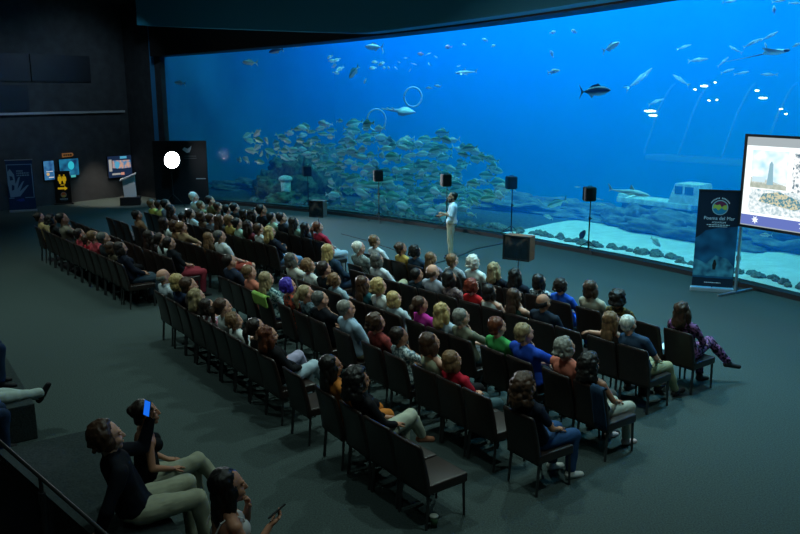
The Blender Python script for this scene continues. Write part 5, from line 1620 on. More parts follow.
txt('lettering', 'Poema del Mar', 0.098, M_PRINTW, o, 0.03, -0.008, 1.555)
txt('lettering', 'AQUARIUM', 0.052, M_PRINTW, o, 0.03, -0.008, 1.47)
strokes('small_print', o, -0.20, 0.24, 1.42, 0.014, M_PRINTW, 1, -0.008)
strokes('small_print', o, -0.16, 0.20, 1.385, 0.012, M_PRINTW, 2, -0.008)
strokes('small_print', o, -0.16, 0.16, 0.20, 0.016, M_PRINTW, 3, -0.008)
tag(o, 'navy roll-up banner reading Poema del Mar beside the projection screen', 'banner')

# ---- the projection screen
S0 = Vector((6.90, 16.2, 0))
sd = Vector((0.52, -0.854, 0)).normalized()
o = empty('projection_screen', S0, atan2(sd.y, sd.x))
SW, Z0, Z1 = 2.75, 1.42, 3.28
bm = bmesh.new()
for x0, x1, z0, z1 in ((0, SW, Z1 - 0.05, Z1), (0, SW, Z0, Z0 + 0.05), (0, 0.05, Z0 + 0.05, Z1 - 0.05), (SW - 0.05, SW, Z0 + 0.05, Z1 - 0.05)):
    add_box(bm, ((x0 + x1) / 2, 0, (z0 + z1) / 2), (x1 - x0, 0.05, z1 - z0))
obj('frame', bm, M_BLACK, o)
def slide_mat(n, col, st):
    return mat(n, (0.0, 0.0, 0.0), 0.9, 0.0, emit=col, estr=st)
bm = bmesh.new(); add_box(bm, (SW / 2, 0.012, (Z0 + Z1) / 2), (SW - 0.1, 0.02, Z1 - Z0 - 0.1)); obj('fabric', bm, slide_mat('slide_grey', (0.45, 0.52, 0.55), 0.9), o)
yy = 0.0
sl0, sl1 = Z0 + 0.07, Z1 - 0.22
flat('slide', o, rect(0.06, SW - 0.06, sl0 + 0.20, sl1), slide_mat('slide_white', (0.92, 1.0, 1.0), 1.3), yy, 0.006)
flat('slide_band', o, rect(0.06, SW - 0.06, sl0, sl0 + 0.20), slide_mat('slide_violet', (0.16, 0.22, 0.62), 0.9), yy, 0.006)
def emblem(cx, cz, r):
    return [(cx + (r if k % 2 == 0 else r * 0.42) * cos(2 * pi * k / 14 + 0.3), cz + (r if k % 2 == 0 else r * 0.42) * sin(2 * pi * k / 14 + 0.3)) for k in range(14)]
flat('slide_emblem', o, emblem(0.38, sl0 + 0.11, 0.08), slide_mat('slide_white', None, 1), yy - 0.006)
flat('slide_emblem', o, emblem(1.42, sl0 + 0.14, 0.12), slide_mat('slide_white', None, 1), yy - 0.006)
y1_ = yy - 0.006
def picture_mat(n, c1, c2, sc, sharp, st=1.0, lvl=0.5):
    m = two_tone(n, c1, c2, sc, 'noise', 0.9, sharp, lvl)
    nt = m.node_tree; b = nt.nodes['Principled BSDF']
    r = [x for x in nt.nodes if x.bl_idname == 'ShaderNodeValToRGB'][0]
    for l in list(nt.links):
        if l.to_socket == b.inputs['Base Color']:
            nt.links.remove(l)
    b.inputs['Base Color'].default_value = (0, 0, 0, 1)
    nt.links.new(r.outputs[0], b.inputs['Emission Color'])
    b.inputs['Emission Strength'].default_value = st
    return m
flat('slide_photo', o, rect(0.20, 0.98, 2.34, 2.98), picture_mat('photo_sky', (0.45, 0.75, 0.95), (0.95, 1.0, 1.0), 5, 0.2, 1.15, 0.45), y1_)
flat('slide_photo_hill', o, [(0.20, 2.24), (0.98, 2.24), (0.98, 2.32), (0.55, 2.42), (0.20, 2.44)], picture_mat('photo_hill', (0.42, 0.48, 0.40), (0.62, 0.66, 0.58), 12, 0.2), y1_)
flat('slide_lighthouse', o, [(0.56, 2.32), (0.70, 2.32), (0.67, 2.66), (0.67, 2.72), (0.63, 2.78), (0.59, 2.72), (0.59, 2.66)], slide_mat('photo_lighthouse', (0.30, 0.52, 0.62), 1.0), y1_ - 0.004)
flat('slide_house', o, rect(0.24, 0.52, 2.36, 2.46), slide_mat('photo_house', (0.60, 0.80, 0.88), 1.1), y1_ - 0.004)
flat('slide_photo', o, rect(1.08, 2.55, 2.05, 2.96), picture_mat('photo_speckled', (0.12, 0.19, 0.24), (0.95, 1.0, 1.0), 18, 0.10, 1.1, 0.44), y1_)
flat('slide_photo', o, rect(0.20, 1.62, 1.74, 2.22), picture_mat('photo_rocks', (0.30, 0.46, 0.52), (0.95, 1.0, 1.0), 16, 0.2, 1.1, 0.44), y1_)
flat('slide_people', o, [(0.42, 1.98), (1.2, 1.88), (1.45, 1.96), (1.2, 2.1), (0.85, 2.2), (0.5, 2.14)], picture_mat('photo_people', (0.10, 0.28, 0.36), (0.70, 0.66, 0.45), 24, 0.08), y1_ - 0.004)
for x in (0.05, SW - 0.05):
    bm = bmesh.new(); add_box(bm, (x, 0.05, Z0 / 2 + 0.3), (0.045, 0.045, Z0 + 0.6)); add_box(bm, (x, 0.05, 0.75), (0.07, 0.07, 0.1)); obj('leg', bm, M_CHROME, o)
    bm = bmesh.new(); add_box(bm, (x, 0.05, 0.03), (0.05, 1.1, 0.045), bev=0.01); obj('foot', bm, M_CHROME, o)
tag(o, 'lit projection screen on a framed stand showing a slide with a lighthouse', 'screen')

# ---- loudspeakers on tripod stands along the window
M_SPK = mat('loudspeaker_plastic', (0.012, 0.013, 0.015), 0.5, 0.4)
M_GRILL = mat('loudspeaker_grille', (0.006, 0.006, 0.007), 0.8, vary=0.5, scale=120)
def speaker_on_stand(px, pybase, ztop, hw, lab1, lab2, turn=0.0):
    g = ground_point(px, pybase)
    face = atan2(-g.y, -g.x) + pi / 2 + turn
    st = empty('speaker_stand', g, face)
    zt = ztop - 0.36
    bm = bmesh.new(); add_cone(bm, (0, 0, 0.05), (0, 0, 0.9), 0.018, 0.018, 10); add_cone(bm, (0, 0, 0.88), (0, 0, zt), 0.013, 0.013, 10); obj('pole', bm, M_BLACK, st)
    bm = bmesh.new(); add_cone(bm, (0, 0, 0.86), (0, 0, 0.94), 0.028, 0.028, 10); add_cone(bm, (0.02, 0, 0.9), (0.06, 0, 0.9), 0.01, 0.014, 8); obj('collar', bm, M_BLACK, st)
    for k in range(3):
        t = 2 * pi * k / 3 + 0.4
        bm = bmesh.new(); add_cone(bm, (0, 0, 0.30), (0.40 * cos(t), 0.40 * sin(t), 0.012), 0.011, 0.011, 8); add_cone(bm, (0, 0, 0.10), (0.24 * cos(t), 0.24 * sin(t), 0.125), 0.008, 0.008, 6)
        obj('leg', bm, M_BLACK, st)
    tag(st, lab2, 'stand', 'tripod stands along the window')
    sp = empty('loudspeaker', g + Vector((0, 0, zt)), face)
    bm = bmesh.new()
    add_prism(bm, [(-hw, 0.0), (hw, 0.0), (hw, 0.36), (-hw, 0.36)], -0.02, 0.24)
    bmesh.ops.bevel(bm, geom=list(bm.edges), offset=0.02, segments=2, affect='EDGES')
    obj('cabinet', bm, M_SPK, sp)
    bm = bmesh.new(); add_box(bm, (0, -0.025, 0.18), (hw * 1.75, 0.02, 0.32), bev=0.006); obj('grille', bm, M_GRILL, sp)
    bm = bmesh.new(); add_tube(bm, [(-0.05, 0.1, 0.36), (-0.05, 0.1, 0.385), (0.05, 0.1, 0.385), (0.05, 0.1, 0.36)], 0.008, 6); obj('handle', bm, M_SPK, sp)
    tag(sp, lab1, 'loudspeaker', 'loudspeakers along the window')
SP = [(588, 252.5, 1.70, 'black loudspeaker over white sand, between monitor and navy banner', 'thin black stand nearest the navy banner'),
      (511, 236, 1.72, 'black loudspeaker nearest the presenter\'s back', 'thin black stand rising behind the monitor'),
      (446.5, 231, 1.70, 'black loudspeaker right above the presenter\'s head', 'thin black stand hidden behind the presenter'),
      (379, 222, 1.66, 'black loudspeaker in front of the thick of the school', 'thin black stand in front of the thick of the school'),
      (308.5, 209, 1.52, 'black loudspeaker in front of the coral rock', 'thin black stand in front of the coral rock')]
for i, s in enumerate(SP):
    speaker_on_stand(s[0], s[1], s[2], 0.145, s[3], s[4], 0.35 if i < 3 else 0.2)

# ---- two box monitors on poles
def monitor(px, py_base, z0, z1, w_, d_, side, lab, turn):
    g = ground_point(px, py_base)
    o = empty('monitor', g, atan2(-g.y, -g.x) + pi / 2 + turn)
    bm = bmesh.new(); add_box(bm, (0, d_ / 2 + 0.02, (z0 + z1) / 2), (w_ - 0.01, d_, z1 - z0 - 0.01), bev=0.008); obj('case', bm, side, o)
    bm = bmesh.new()
    for x0, x1, a, b in ((-w_ / 2, w_ / 2, z1 - 0.03, z1), (-w_ / 2, w_ / 2, z0, z0 + 0.03), (-w_ / 2, -w_ / 2 + 0.03, z0, z1), (w_ / 2 - 0.03, w_ / 2, z0, z1)):
        add_box(bm, ((x0 + x1) / 2, -0.012, (a + b) / 2), (x1 - x0, 0.03, b - a))
    obj('bezel', bm, M_BLACK, o)
    bm = bmesh.new(); add_box(bm, (0, -0.004, (z0 + z1) / 2), (w_ - 0.06, 0.012, z1 - z0 - 0.06)); obj('screen', bm, mat('dark_screen_glass', (0.008, 0.016, 0.022), 0.08, 0.6), o)
    bm = bmesh.new(); add_cone(bm, (0, d_ / 2, 0.02), (0, d_ / 2, z0 + 0.02), 0.018, 0.018, 10); obj('pole', bm, M_CHROME, o)
    bm = bmesh.new(); add_cone(bm, (0, d_ / 2, 0.0), (0, d_ / 2, 0.03), 0.22, 0.20, 24); obj('base', bm, M_DKMETAL, o)
    tag(o, lab, 'monitor')
monitor(515, 291, 0.66, 1.18, 0.60, 0.26, mat('brown_side', (0.20, 0.065, 0.022), 0.6, vary=0.2, scale=8), 'box monitor with brown side on a pole in front of the front row', -0.42)
monitor(317, 243, 0.72, 1.18, 0.42, 0.24, mat('grey_brown_side', (0.10, 0.085, 0.07), 0.5), 'small box monitor catching the lamp light before the coral rock', -0.45)
# cables
M_CABLE = mat('black_cable', (0.010, 0.012, 0.014), 0.6)
for nm, pts in (('black cable running from the checked-shirt man towards the presenter', [(342, 234), (365, 240), (395, 250), (425, 262)]), ('black cable running from the presenter\'s feet to the monitor', [(418, 268), (455, 258), (475, 249), (505, 243)])):
    bm = bmesh.new(); 
    for (xa, ya), (xb, yb) in zip(pts, pts[1:]):
        A3, B3 = ground_point(xa, ya), ground_point(xb, yb)
        add_box(bm, ((A3 + B3) / 2) + Vector((0, 0, 0.006)), ((B3 - A3).length + 0.03, 0.055, 0.012), atan2(B3.y - A3.y, B3.x - A3.x))
    tag(obj('cable', bm, M_CABLE), nm, 'cable')

# ---- the bright lamp on a stand
LP = Vector((-8.22, 29.1, 1.69))
g = Vector((LP.x, LP.y, 0))
tgt = Vector((1.4, 18.5, 0.9))
o = empty('stage_lamp', g, atan2(tgt.y - LP.y, tgt.x - LP.x) - pi / 2)
bm = bmesh.new(); add_cone(bm, (0, -0.1, 0.3), (0, -0.1, 1.5), 0.02, 0.02, 10); obj('pole', bm, M_BLACK, o)
for k in range(3):
    bm = bmesh.new(); add_cone(bm, (0, -0.1, 0.45), (0.5 * cos(2.1 * k), -0.1 + 0.5 * sin(2.1 * k), 0.015), 0.012, 0.012, 8); obj('leg', bm, M_BLACK, o)
bm = bmesh.new(); add_cone(bm, (0, -0.35, LP.z), (0, 0.0, LP.z), 0.18, 0.31, 28); obj('lamp_housing', bm, M_BLACK, o)
bm = bmesh.new(); add_ball(bm, (0, 0.0, LP.z), (0.29, 0.05, 0.29), seg=28, rings=12); obj('lens', bm, mat('lamp_lens', 'ffffff', emit='f2fbff', estr=60), o, True)
tag(o, 'blazing white stage lamp on a stand at the dark end of the hall', 'lamp')
spot('stage_lamp_light', LP + (tgt - LP).normalized() * 0.45, tgt, 4200, (0.86, 0.95, 1.0), 62, 0.6, 0.2)
spot('stage_lamp_spill', LP + (Vector((0, 0, 1.0)) - LP).normalized() * 0.45, Vector((-1.5, 12, 0.8)), 500, (0.86, 0.95, 1.0), 70, 0.9, 0.2)

# ---- dark display panel behind it
o = empty('display_panel', (-8.10, 29.75, 0), 0.05)
bm = bmesh.new(); add_box(bm, (0, 0, 1.17), (1.95, 0.08, 2.34), bev=0.01); obj('board', bm, mat('panel_black', (0.012, 0.013, 0.016), 0.6), o)
flat('whale_emblem', o, [(0.10, 2.02), (0.18, 2.10), (0.30, 2.05), (0.38, 2.10), (0.44, 2.16), (0.42, 2.04), (0.36, 1.92), (0.26, 1.90)], M_PRINTW, -0.04)
strokes('lettering', o, 0.15, 0.6, 1.78, 0.03, mat('dim_print', (0.10, 0.11, 0.12), 0.7), 9, -0.04)
strokes('lettering', o, 0.15, 0.6, 1.70, 0.03, mat('dim_print', (0.1, 0.1, 0.1), 0.7), 10, -0.04)
strokes('lettering', o, 0.55, 0.9, 0.95, 0.03, M_PRINTW, 11, -0.04)
tag(o, 'tall dark display panel with a pale emblem behind the stage lamp', 'panel')

# ---- lectern
g = ground_point(131, 204.5)
o = empty('lectern', g, 0.25)
bm = bmesh.new(); add_box(bm, (0, 0, 0.15), (0.72, 0.6, 0.30), bev=0.02); obj('plinth', bm, M_BLACK, o)
M_FROST = mat('frosted_acrylic', (0.62, 0.66, 0.67), 0.25, 0.5)
bm = bmesh.new(); add_prism(bm, [(-0.20, 0.30), (0.22, 0.30), (0.20, 1.10), (-0.24, 0.92)], -0.18, 0.16); obj('body', bm, M_FROST, o)
bm = bmesh.new(); add_prism(bm, [(-0.32, 0.90), (0.26, 1.14), (0.25, 1.17), (-0.33, 0.93)], -0.25, 0.25); obj('reading_top', bm, mat('acrylic_edge', (0.55, 0.6, 0.6), 0.25, 0.5), o)
tag(o, 'frosted acrylic lectern on a black plinth before a lit wall display', 'lectern')

# ---- signs and screens on and before the rear wall
def wall_panel(name, s0, s1, z0, z1, off=0.06, parts=None, lab='', cat='screen'):
    o = empty(name, onw((s0 + s1) / 2, off, 0), WRZ)
    w_ = s1 - s0
    bm = bmesh.new(); add_box(bm, (0, 0.03, (z0 + z1) / 2), (w_ + 0.04, 0.05, z1 - z0 + 0.04), bev=0.008); obj('case', bm, M_BLACK, o)
    for nm, pts, m, lay in parts(w_, z0, z1):
        flat(nm, o, pts, m, 0.004 - 0.004 * lay)
    tag(o, lab, cat)
    return o
def scr(n, col, st=0.6):
    return slide_mat('display_' + n, col, st)
def parts1(w_, z0, z1):
    return [('picture', rect(-w_ / 2, w_ / 2, z0, z1), picture_mat('display_sea', (0.02, 0.10, 0.32), (0.10, 0.40, 0.75), 5, 0.25, 0.55), 0), ('caption', rect(-w_ * .3, w_ * .35, z0 + .42 * (z1 - z0), z0 + .46 * (z1 - z0)), scr('white', (0.9, 0.95, 1)), 1),
            ('badge', circle(-w_ * .15, z0 + .30 * (z1 - z0), .06, 12), scr('amber', (0.9, 0.6, 0.25)), 1), ('caption', rect(-w_ * .1, w_ * .4, z0 + .1 * (z1 - z0), z0 + .15 * (z1 - z0)), scr('white', 0), 1)]
def parts2(w_, z0, z1):
    h = z1 - z0
    return [('picture', rect(-w_ / 2, w_ / 2, z0, z1), picture_mat('display_deep', (0.01, 0.05, 0.16), (0.03, 0.35, 0.62), 3, 0.2, 0.55), 0), ('glow_shape', circle(w_ * .1, z0 + .6 * h, .16 * w_, 20, .25 * h), scr('cyan', (0.05, 0.75, 0.95)), 1),
            ('caption', rect(-w_ * .2, 0, z0 + .12 * h, z0 + .2 * h), scr('salmon', (0.9, 0.5, 0.4)), 1), ('strip', rect(w_ * .05, w_ * .3, z0 - .12 * h, z0 + .02 * h), scr('teal', (0.1, 0.65, 0.65)), 1)]
def parts3(w_, z0, z1):
    h = z1 - z0
    return [('picture', rect(-w_ / 2, w_ / 2, z0, z1), scr('navy', (0.015, 0.035, 0.09)), 0), ('map', [(-w_ * .32, z0 + .45 * h), (-w_ * .3, z0 + .8 * h), (w_ * .45, z0 + .78 * h), (w_ * .46, z0 + .42 * h), (w_ * .1, z0 + .40 * h)], picture_mat('display_map', (0.10, 0.30, 0.55), (0.75, 0.42, 0.30), 7, 0.12, 0.7), 1),
            ('blue_patch', circle(-w_ * .12, z0 + .58 * h, .10 * w_, 16, .17 * h), scr('skyblue', (0.12, 0.55, 0.85)), 2), ('header', rect(w_ * .02, w_ * .3, z0 + .86 * h, z0 + .97 * h), scr('skyblue', 0), 1),
            ('caption', rect(-w_ * .46, -w_ * .34, z0 + .3 * h, z0 + .85 * h), scr('palewhite', (0.55, 0.55, 0.52)), 1), ('caption', rect(-w_ * .35, w_ * .0, z0 + .12 * h, z0 + .2 * h), scr('palewhite', 0), 1), ('caption', rect(w_ * .02, w_ * .16, z0 + .1 * h, z0 + .22 * h), scr('coral', (0.9, 0.4, 0.3)), 1)]
wall_panel('wall_display', 0.62, 1.02, 0.93, 1.62, parts=parts1, lab='narrow blue wall display nearest the navy banner with white figure')
wall_panel('wall_display', 1.24, 2.02, 1.02, 1.64, parts=parts2, lab='glowing cyan wall display behind the black direction sign')
wall_panel('wall_display', 3.28, 4.36, 0.78, 1.62, parts=parts3, lab='wall display with a coloured map behind the lectern')
o = empty('hanging_sign', onw(1.60, 0.06, 0), WRZ)
bm = bmesh.new(); add_prism(bm, [(-0.21, 1.71), (0.19, 1.73), (0.24, 1.79), (0.19, 1.86), (-0.21, 1.86)], -0.02, 0.03); obj('board', bm, mat('sign_orange', (0.30, 0.12, 0.03), 0.6, emit=(0.5, 0.2, 0.06), estr=0.25), o)
strokes('lettering', o, -0.18, 0.17, 1.79, 0.07, mat('sign_brown', (0.10, 0.04, 0.012), 0.7), 5, -0.02, 5)
tag(o, 'small orange sign pointing along the wall above the glowing display', 'sign')
# direction sign: two yellow figures, an arrow, a round emblem
a, b = ground_point(56.5, 204.5), ground_point(72, 203.5)
c, rz, wl = place_between(a, b)
o = empty('direction_sign', c, rz * 0.6)
sh, sw_ = 1.20, 0.56
bm = bmesh.new(); add_box(bm, (0, 0, sh / 2 + 0.03), (sw_, 0.05, sh), bev=0.01); obj('board', bm, mat('sign_black', (0.008, 0.007, 0.007), 0.5), o)
bm = bmesh.new(); add_box(bm, (0, 0, 0.02), (sw_ + 0.12, 0.32, 0.04), bev=0.01); obj('base', bm, M_BLACK, o)
M_YEL = mat('sign_yellow', (0.85, 0.52, 0.01), 0.6, emit=(0.85, 0.5, 0.01), estr=0.35)
for x in (-0.075, 0.075):
    flat('figure', o, circle(x, 1.075, 0.03, 12), M_YEL, -0.026)
    flat('figure', o, [(x - 0.06, 1.03), (x + 0.06, 1.03), (x + 0.075, 0.88), (x + 0.045, 0.86), (x + 0.03, 0.76), (x - 0.03, 0.76), (x - 0.045, 0.86), (x - 0.075, 0.88)], M_YEL, -0.026)
flat('caption', o, rect(-0.07, 0.08, 0.70, 0.73), M_YEL, -0.026)
flat('arrow', o, [(-0.17, 0.555), (0.06, 0.555), (0.06, 0.51), (0.17, 0.59), (0.06, 0.67), (0.06, 0.625), (-0.17, 0.625)], M_YEL, -0.026)
flat('emblem', o, circle(0.01, 0.35, 0.10), mat('emblem_grey', (0.35, 0.33, 0.30), 0.6), -0.026)
flat('emblem_top', o, [(0.01 + 0.085 * cos(radians(t)), 0.35 + 0.085 * sin(radians(t))) for t in range(-10, 191, 20)], mat('emblem_red', (0.6, 0.14, 0.03), 0.6), -0.030)
flat('emblem_bottom', o, [(0.01 + 0.085 * cos(radians(t)), 0.34 + 0.085 * sin(radians(t))) for t in range(190, 351, 20)], mat('emblem_yellow', (0.6, 0.45, 0.1), 0.6), -0.030)
strokes('small_print', o, -0.13, 0.15, 0.19, 0.03, M_PRINTW, 21, -0.026, 5)
strokes('small_print', o, -0.10, 0.12, 0.13, 0.018, mat('dim_print', 0), 22, -0.026, 7)
tag(o, 'black direction sign with yellow figures and yellow arrow', 'sign')
# navy banner with a pale figure
a, b = ground_point(10.5, 213), ground_point(36.3, 210.5)
c, rz, wl = place_between(a, b)
o = empty('rollup_banner', c, rz * 0.55)
bw, BH = 0.84, 1.78
M_NAVY2 = mat('banner_deep_blue', (0.008, 0.030, 0.085), 0.5)
M_PALEB = mat('banner_pale_blue', (0.16, 0.27, 0.34), 0.6)
bm = bmesh.new(); add_box(bm, (0, 0, 0.05 + BH / 2), (bw, 0.014, BH - 0.06)); obj('banner_panel', bm, M_NAVY2, o)
bm = bmesh.new(); add_box(bm, (0, 0.0, 0.035), (bw + 0.04, 0.2, 0.06), bev=0.01); obj('base', bm, mat('brushed_silver', 0), o)
bm = bmesh.new(); add_box(bm, (0, 0, BH + 0.02), (bw + 0.03, 0.03, 0.025)); obj('top_rail', bm, mat('brushed_silver', 0), o)
for r4 in (rect(-0.40, 0.40, 1.63, 1.655), rect(0.375, 0.40, 0.50, 1.63), rect(0.10, 0.40, 0.48, 0.505), rect(-0.40, -0.24, 0.48, 0.505), rect(-0.40, -0.375, 0.9, 1.63)):
    flat('border', o, r4, M_PALEB, -0.007)
flat('figure', o, [(-0.36, 0.52), (-0.05, 0.55), (0.25, 0.92), (0.20, 0.93), (-0.05, 0.72), (0.12, 1.08), (0.05, 1.04), (-0.12, 0.80), (0.0, 1.22), (-0.06, 1.2), (-0.16, 0.98), (-0.18, 1.30), (-0.30, 1.50), (-0.38, 1.40), (-0.40, 1.0)], M_PALEB, -0.010)
flat('figure_shade', o, [(-0.30, 0.75), (-0.22, 0.78), (-0.2, 0.92), (-0.28, 0.96)], M_NAVY2, -0.0145)
flat('figure_shade', o, [(-0.32, 1.1), (-0.22, 1.12), (-0.24, 1.24), (-0.33, 1.26)], M_NAVY2, -0.0145)
for k, (x1, z) in enumerate(((0.10, 1.42), (0.30, 1.345), (0.30, 1.27))):
    strokes('lettering', o, -0.10, x1, z, 0.045, M_PALEB, 30 + k, -0.008, 6)
flat('flag', o, [(-0.20, 0.42), (0.05, 0.47), (0.08, 0.38), (-0.05, 0.36)], mat('banner_blue_flag', (0.02, 0.05, 0.25), 0.6), -0.010)
tag(o, 'deep blue roll-up banner with a pale figure in a white border', 'banner')
spot('wall_downlight', onw(2.7, 1.0, 3.2), onw(2.7, 1.0, 0), 560, (1.0, 0.86, 0.68), 62, 0.7, 0.05)
for s_ in (-2.5, 2.0):
    spot('wall_fill', onw(s_, 4.5, 7.2), onw(s_, 0, 3.0), 260, (0.55, 0.80, 1.0), 90, 0.9, 0.1)  # added fill that lifts the dark rear wall in place of haze
spot('lectern_fill', onw(2.3, 3.6, 4.5), onw(2.52, 2.43, 0.6), 320, (0.95, 0.97, 1.0), 26, 0.6, 0.05)  # added fill spot, only to brighten the lectern

# ------------------------------------------------------------------ the presenter
def standing():
    """the seated skeleton raised and given straight legs; its root stands 0.36 m up so the soles meet the floor"""
    J = skeleton(sex='m', lean=0, arms='clasp', nod=2)
    J['K'] = {'l': Vector((-0.095, 0.02, 0.10)), 'r': Vector((0.095, 0.0, 0.10))}
    J['A'] = {'l': Vector((-0.10, -0.01, -0.275)), 'r': Vector((0.10, -0.04, -0.275))}
    J['F'] = {'l': Vector((-0.1, 1, -0.2)).normalized(), 'r': Vector((0.15, 1, -0.2)).normalized()}
    J['E'] = {'l': Vector((-0.245, 0.02, 0.745)), 'r': Vector((0.245, 0.02, 0.745))}
    J['W'] = {'l': Vector((-0.10, 0.24, 0.80)), 'r': Vector((0.12, 0.26, 0.70))}
    J['H'] = {'l': hand_frame(J['W']['l'], (0.7, 0.6, 0.1), (0.2, -0.5, -1)), 'r': hand_frame(J['W']['r'], (-0.3, 1, -0.1), (-1, -0.2, 0))}
    J['curl'] = 0.9
    return J
def custom_person(name_key, J, loc, rz, scale, hair, haircol, top, topcol, bottom, botcol, skn, label, shoecol='1a1a1c', voxel=0.009, seed=0, barefoot=False):
    key = (name_key,)
    body = body_mesh(('body',) + key, J, voxel, 0.6, 3)
    o = bpy.data.objects.new('person', mesh_with(body, [skin(skn), M_EYE, M_IRIS, M_LIP], ('body',) + key))
    COL.objects.link(o)
    o.location = loc
    o.rotation_euler = (0, 0, rz)
    o.scale = (scale,) * 3
    def child(nm, me, m, k):
        c = bpy.data.objects.new(nm, mesh_with(me, [m], k)); COL.objects.link(c); c.parent = o
        return c
    h = child('hair', hair_mesh(hair, seed), hairmat(haircol), ('hair', hair, seed))
    h.matrix_local = J['head']
    if top:
        child('shirt' if top != 'strap' else 'top', top_mesh(key, J, top, 0.011, 0.6), cloth(topcol), ('top', top) + key)
    child('trousers', bottom_mesh(key, J, bottom, 0.011, 0.6), cloth(botcol), ('bottom', bottom) + key)
    for n in 'lr':
        child('shoe', shoe_mesh(key, J, n), mat('shoe_' + shoecol, shoecol, 0.6), ('shoe', n) + key)
    tag(o, label, 'person')
    return o
g = ground_point(457, 257.5)
J = standing()
pr = custom_person('presenter', J, g + Vector((-0.17, 0, 0.36)), radians(92), 0.985, 'crop', 'black', 'half', 'cdd3d6', 'long', 'b5a98c', 'tan', 'bearded presenter in white shirt and khaki trousers standing by the window')
pr.scale = (0.97, 0.97, 0.985)
bm = bmesh.new()
for i in range(26):
    t = radians(-75 + 150 * i / 25)
    for zz, rr_ in ((-0.075, 0.058), (-0.098, 0.050)):
        add_ball(bm, (rr_ * sin(t), 0.022 + rr_ * cos(t), zz - 0.012 * cos(t)), 0.017, seg=8, rings=6)
for s in (-1, 1):
    add_ball(bm, (0.058 * s, 0.02, -0.045), (0.012, 0.02, 0.03), seg=8, rings=6)
bd = obj('beard', bm, hairmat('black'), pr, True)
bd.matrix_local = J['head']
# the remote control in his hand
hand = pr.matrix_basis @ (J['H']['r'] @ Vector((0.0, 0.10, 0.035)))
bm = bmesh.new(); add_box(bm, (0, 0, 0), (0.035, 0.13, 0.022), bev=0.006)
rc = obj('remote_control', bm, M_BLACK)
rc.location = hand
rc.rotation_euler = (0.1, 0, radians(92 + 15))
tag(rc, 'small black remote control in the presenter\'s hand', 'remote')

# ------------------------------------------------------------------ tiered seating at the near side
M_TIER = mat('tier_carpet', (0.026, 0.036, 0.037), 0.95, 0.12, vary=0.3, scale=50, bump=0.4)
def tier(name, u0, u1, v0, v1, z0, z1):
    bm = bmesh.new()
    c = UV((u0 + u1) / 2, (v0 + v1) / 2, (z0 + z1) / 2)
    add_box(bm, c, (abs(v1 - v0), abs(u1 - u0), z1 - z0), TH, bev=0.012)
    o = obj(name, bm, M_TIER)
    return tag(o, kind='structure')
tier('step_1', -8.8, -3.0, -0.2, 1.92, 0.001, 0.45)
tier('step_2', -8.8, -3.0, -3.2, 0.15, 0.001, 0.90)
tier('step_3', -16.0, -9.95, -0.3, 1.43, 0.001, 0.45)
tier('step_4', -16.0, -9.95, -3.2, 0.1, 0.001, 0.90)
def near_sk(**k):
    return skeleton(**k)
# man in dark sweatshirt, filming past his companion
J = skeleton(sex='m', lean=14, arms='lap', legs='out', turn=4, nod=8)
J['E'] = {'l': J['sh_l'] + Vector((-0.07, 0.26, -0.07)), 'r': J['sh_r'] + Vector((0.09, -0.13, -0.24))}
J['W'] = {'l': J['E']['l'] + Vector((-0.02, 0.08, 0.24)), 'r': Vector((0.23, -0.33, 0.535))}
J['H'] = {'l': hand_frame(J['W']['l'], (0.05, 0.15, 1), (0.5, -0.8, 0.1)), 'r': hand_frame(J['W']['r'], (0.3, -0.8, -0.55), (0, 0, -1))}
J['curl'] = 0.7
J['K'] = {'l': Vector((-0.10, 0.41, 0.585)), 'r': Vector((0.14, 0.42, 0.56))}
J['A'] = {'l': Vector((-0.10, 0.42, 0.10)), 'r': Vector((0.14, 0.50, 0.10))}
man = custom_person('filming', J, UV(-6.55, 1.68, 0.0), FACE - 0.08, 1.09, 'curly', 'brown', 'long', '0c1018', 'long', '8f917c', 'fair', 'man in navy sweatshirt and khaki trousers filming with a phone', '2a211c')
man.scale = (1.17, 1.12, 1.09)
def held(name, o, H, s, off, m, label, cat, screen=None, rot=None):
    r = empty(name, (0, 0, 0))
    M = o.matrix_basis @ H @ Matrix.Translation(off)
    if rot is not None:
        M = M @ rot.to_matrix().to_4x4()
    r.location = M.translation
    r.rotation_euler = M.to_quaternion().to_euler()
    bm = bmesh.new(); add_box(bm, (0, 0, 0), s, bev=0.004); obj('case', bm, m, r)
    if screen:
        bm = bmesh.new(); add_box(bm, (0, 0, -s[2] / 2 - 0.001), (s[0] * 0.9, s[1] * 0.93, 0.002)); obj('screen', bm, screen, r)
    tag(r, label, cat)
    return r
held('phone', man, J['H']['l'], (0.075, 0.15, 0.010), (0.0, 0.10, 0.045), M_BLACK, 'phone with blue lit screen held up by the man in navy sweatshirt', 'phone', mat('phone_blue_screen', (0, 0, 0), 0.3, emit=(0.01, 0.16, 0.9), estr=0.9), Euler((0, pi, 0)))
# woman under his arm
J = skeleton(sex='f', lean=-3, arms='lap', legs='cross', turn=-2, nod=6)
J['K'] = {'l': Vector((-0.08, 0.43, 0.53)), 'r': Vector((0.0, 0.46, 0.62))}
J['A'] = {'l': Vector((-0.06, 0.46, 0.10)), 'r': Vector((0.02, 0.70, 0.27))}
custom_person('companion', J, UV(-7.10, 1.95, 0.0), FACE - 0.1, 1.0, 'bun', 'dark', 'strap', '0f1216', 'long', '8d907c', 'tan', 'woman with dark bun and bare shoulders beside the filming man', '1a1614')
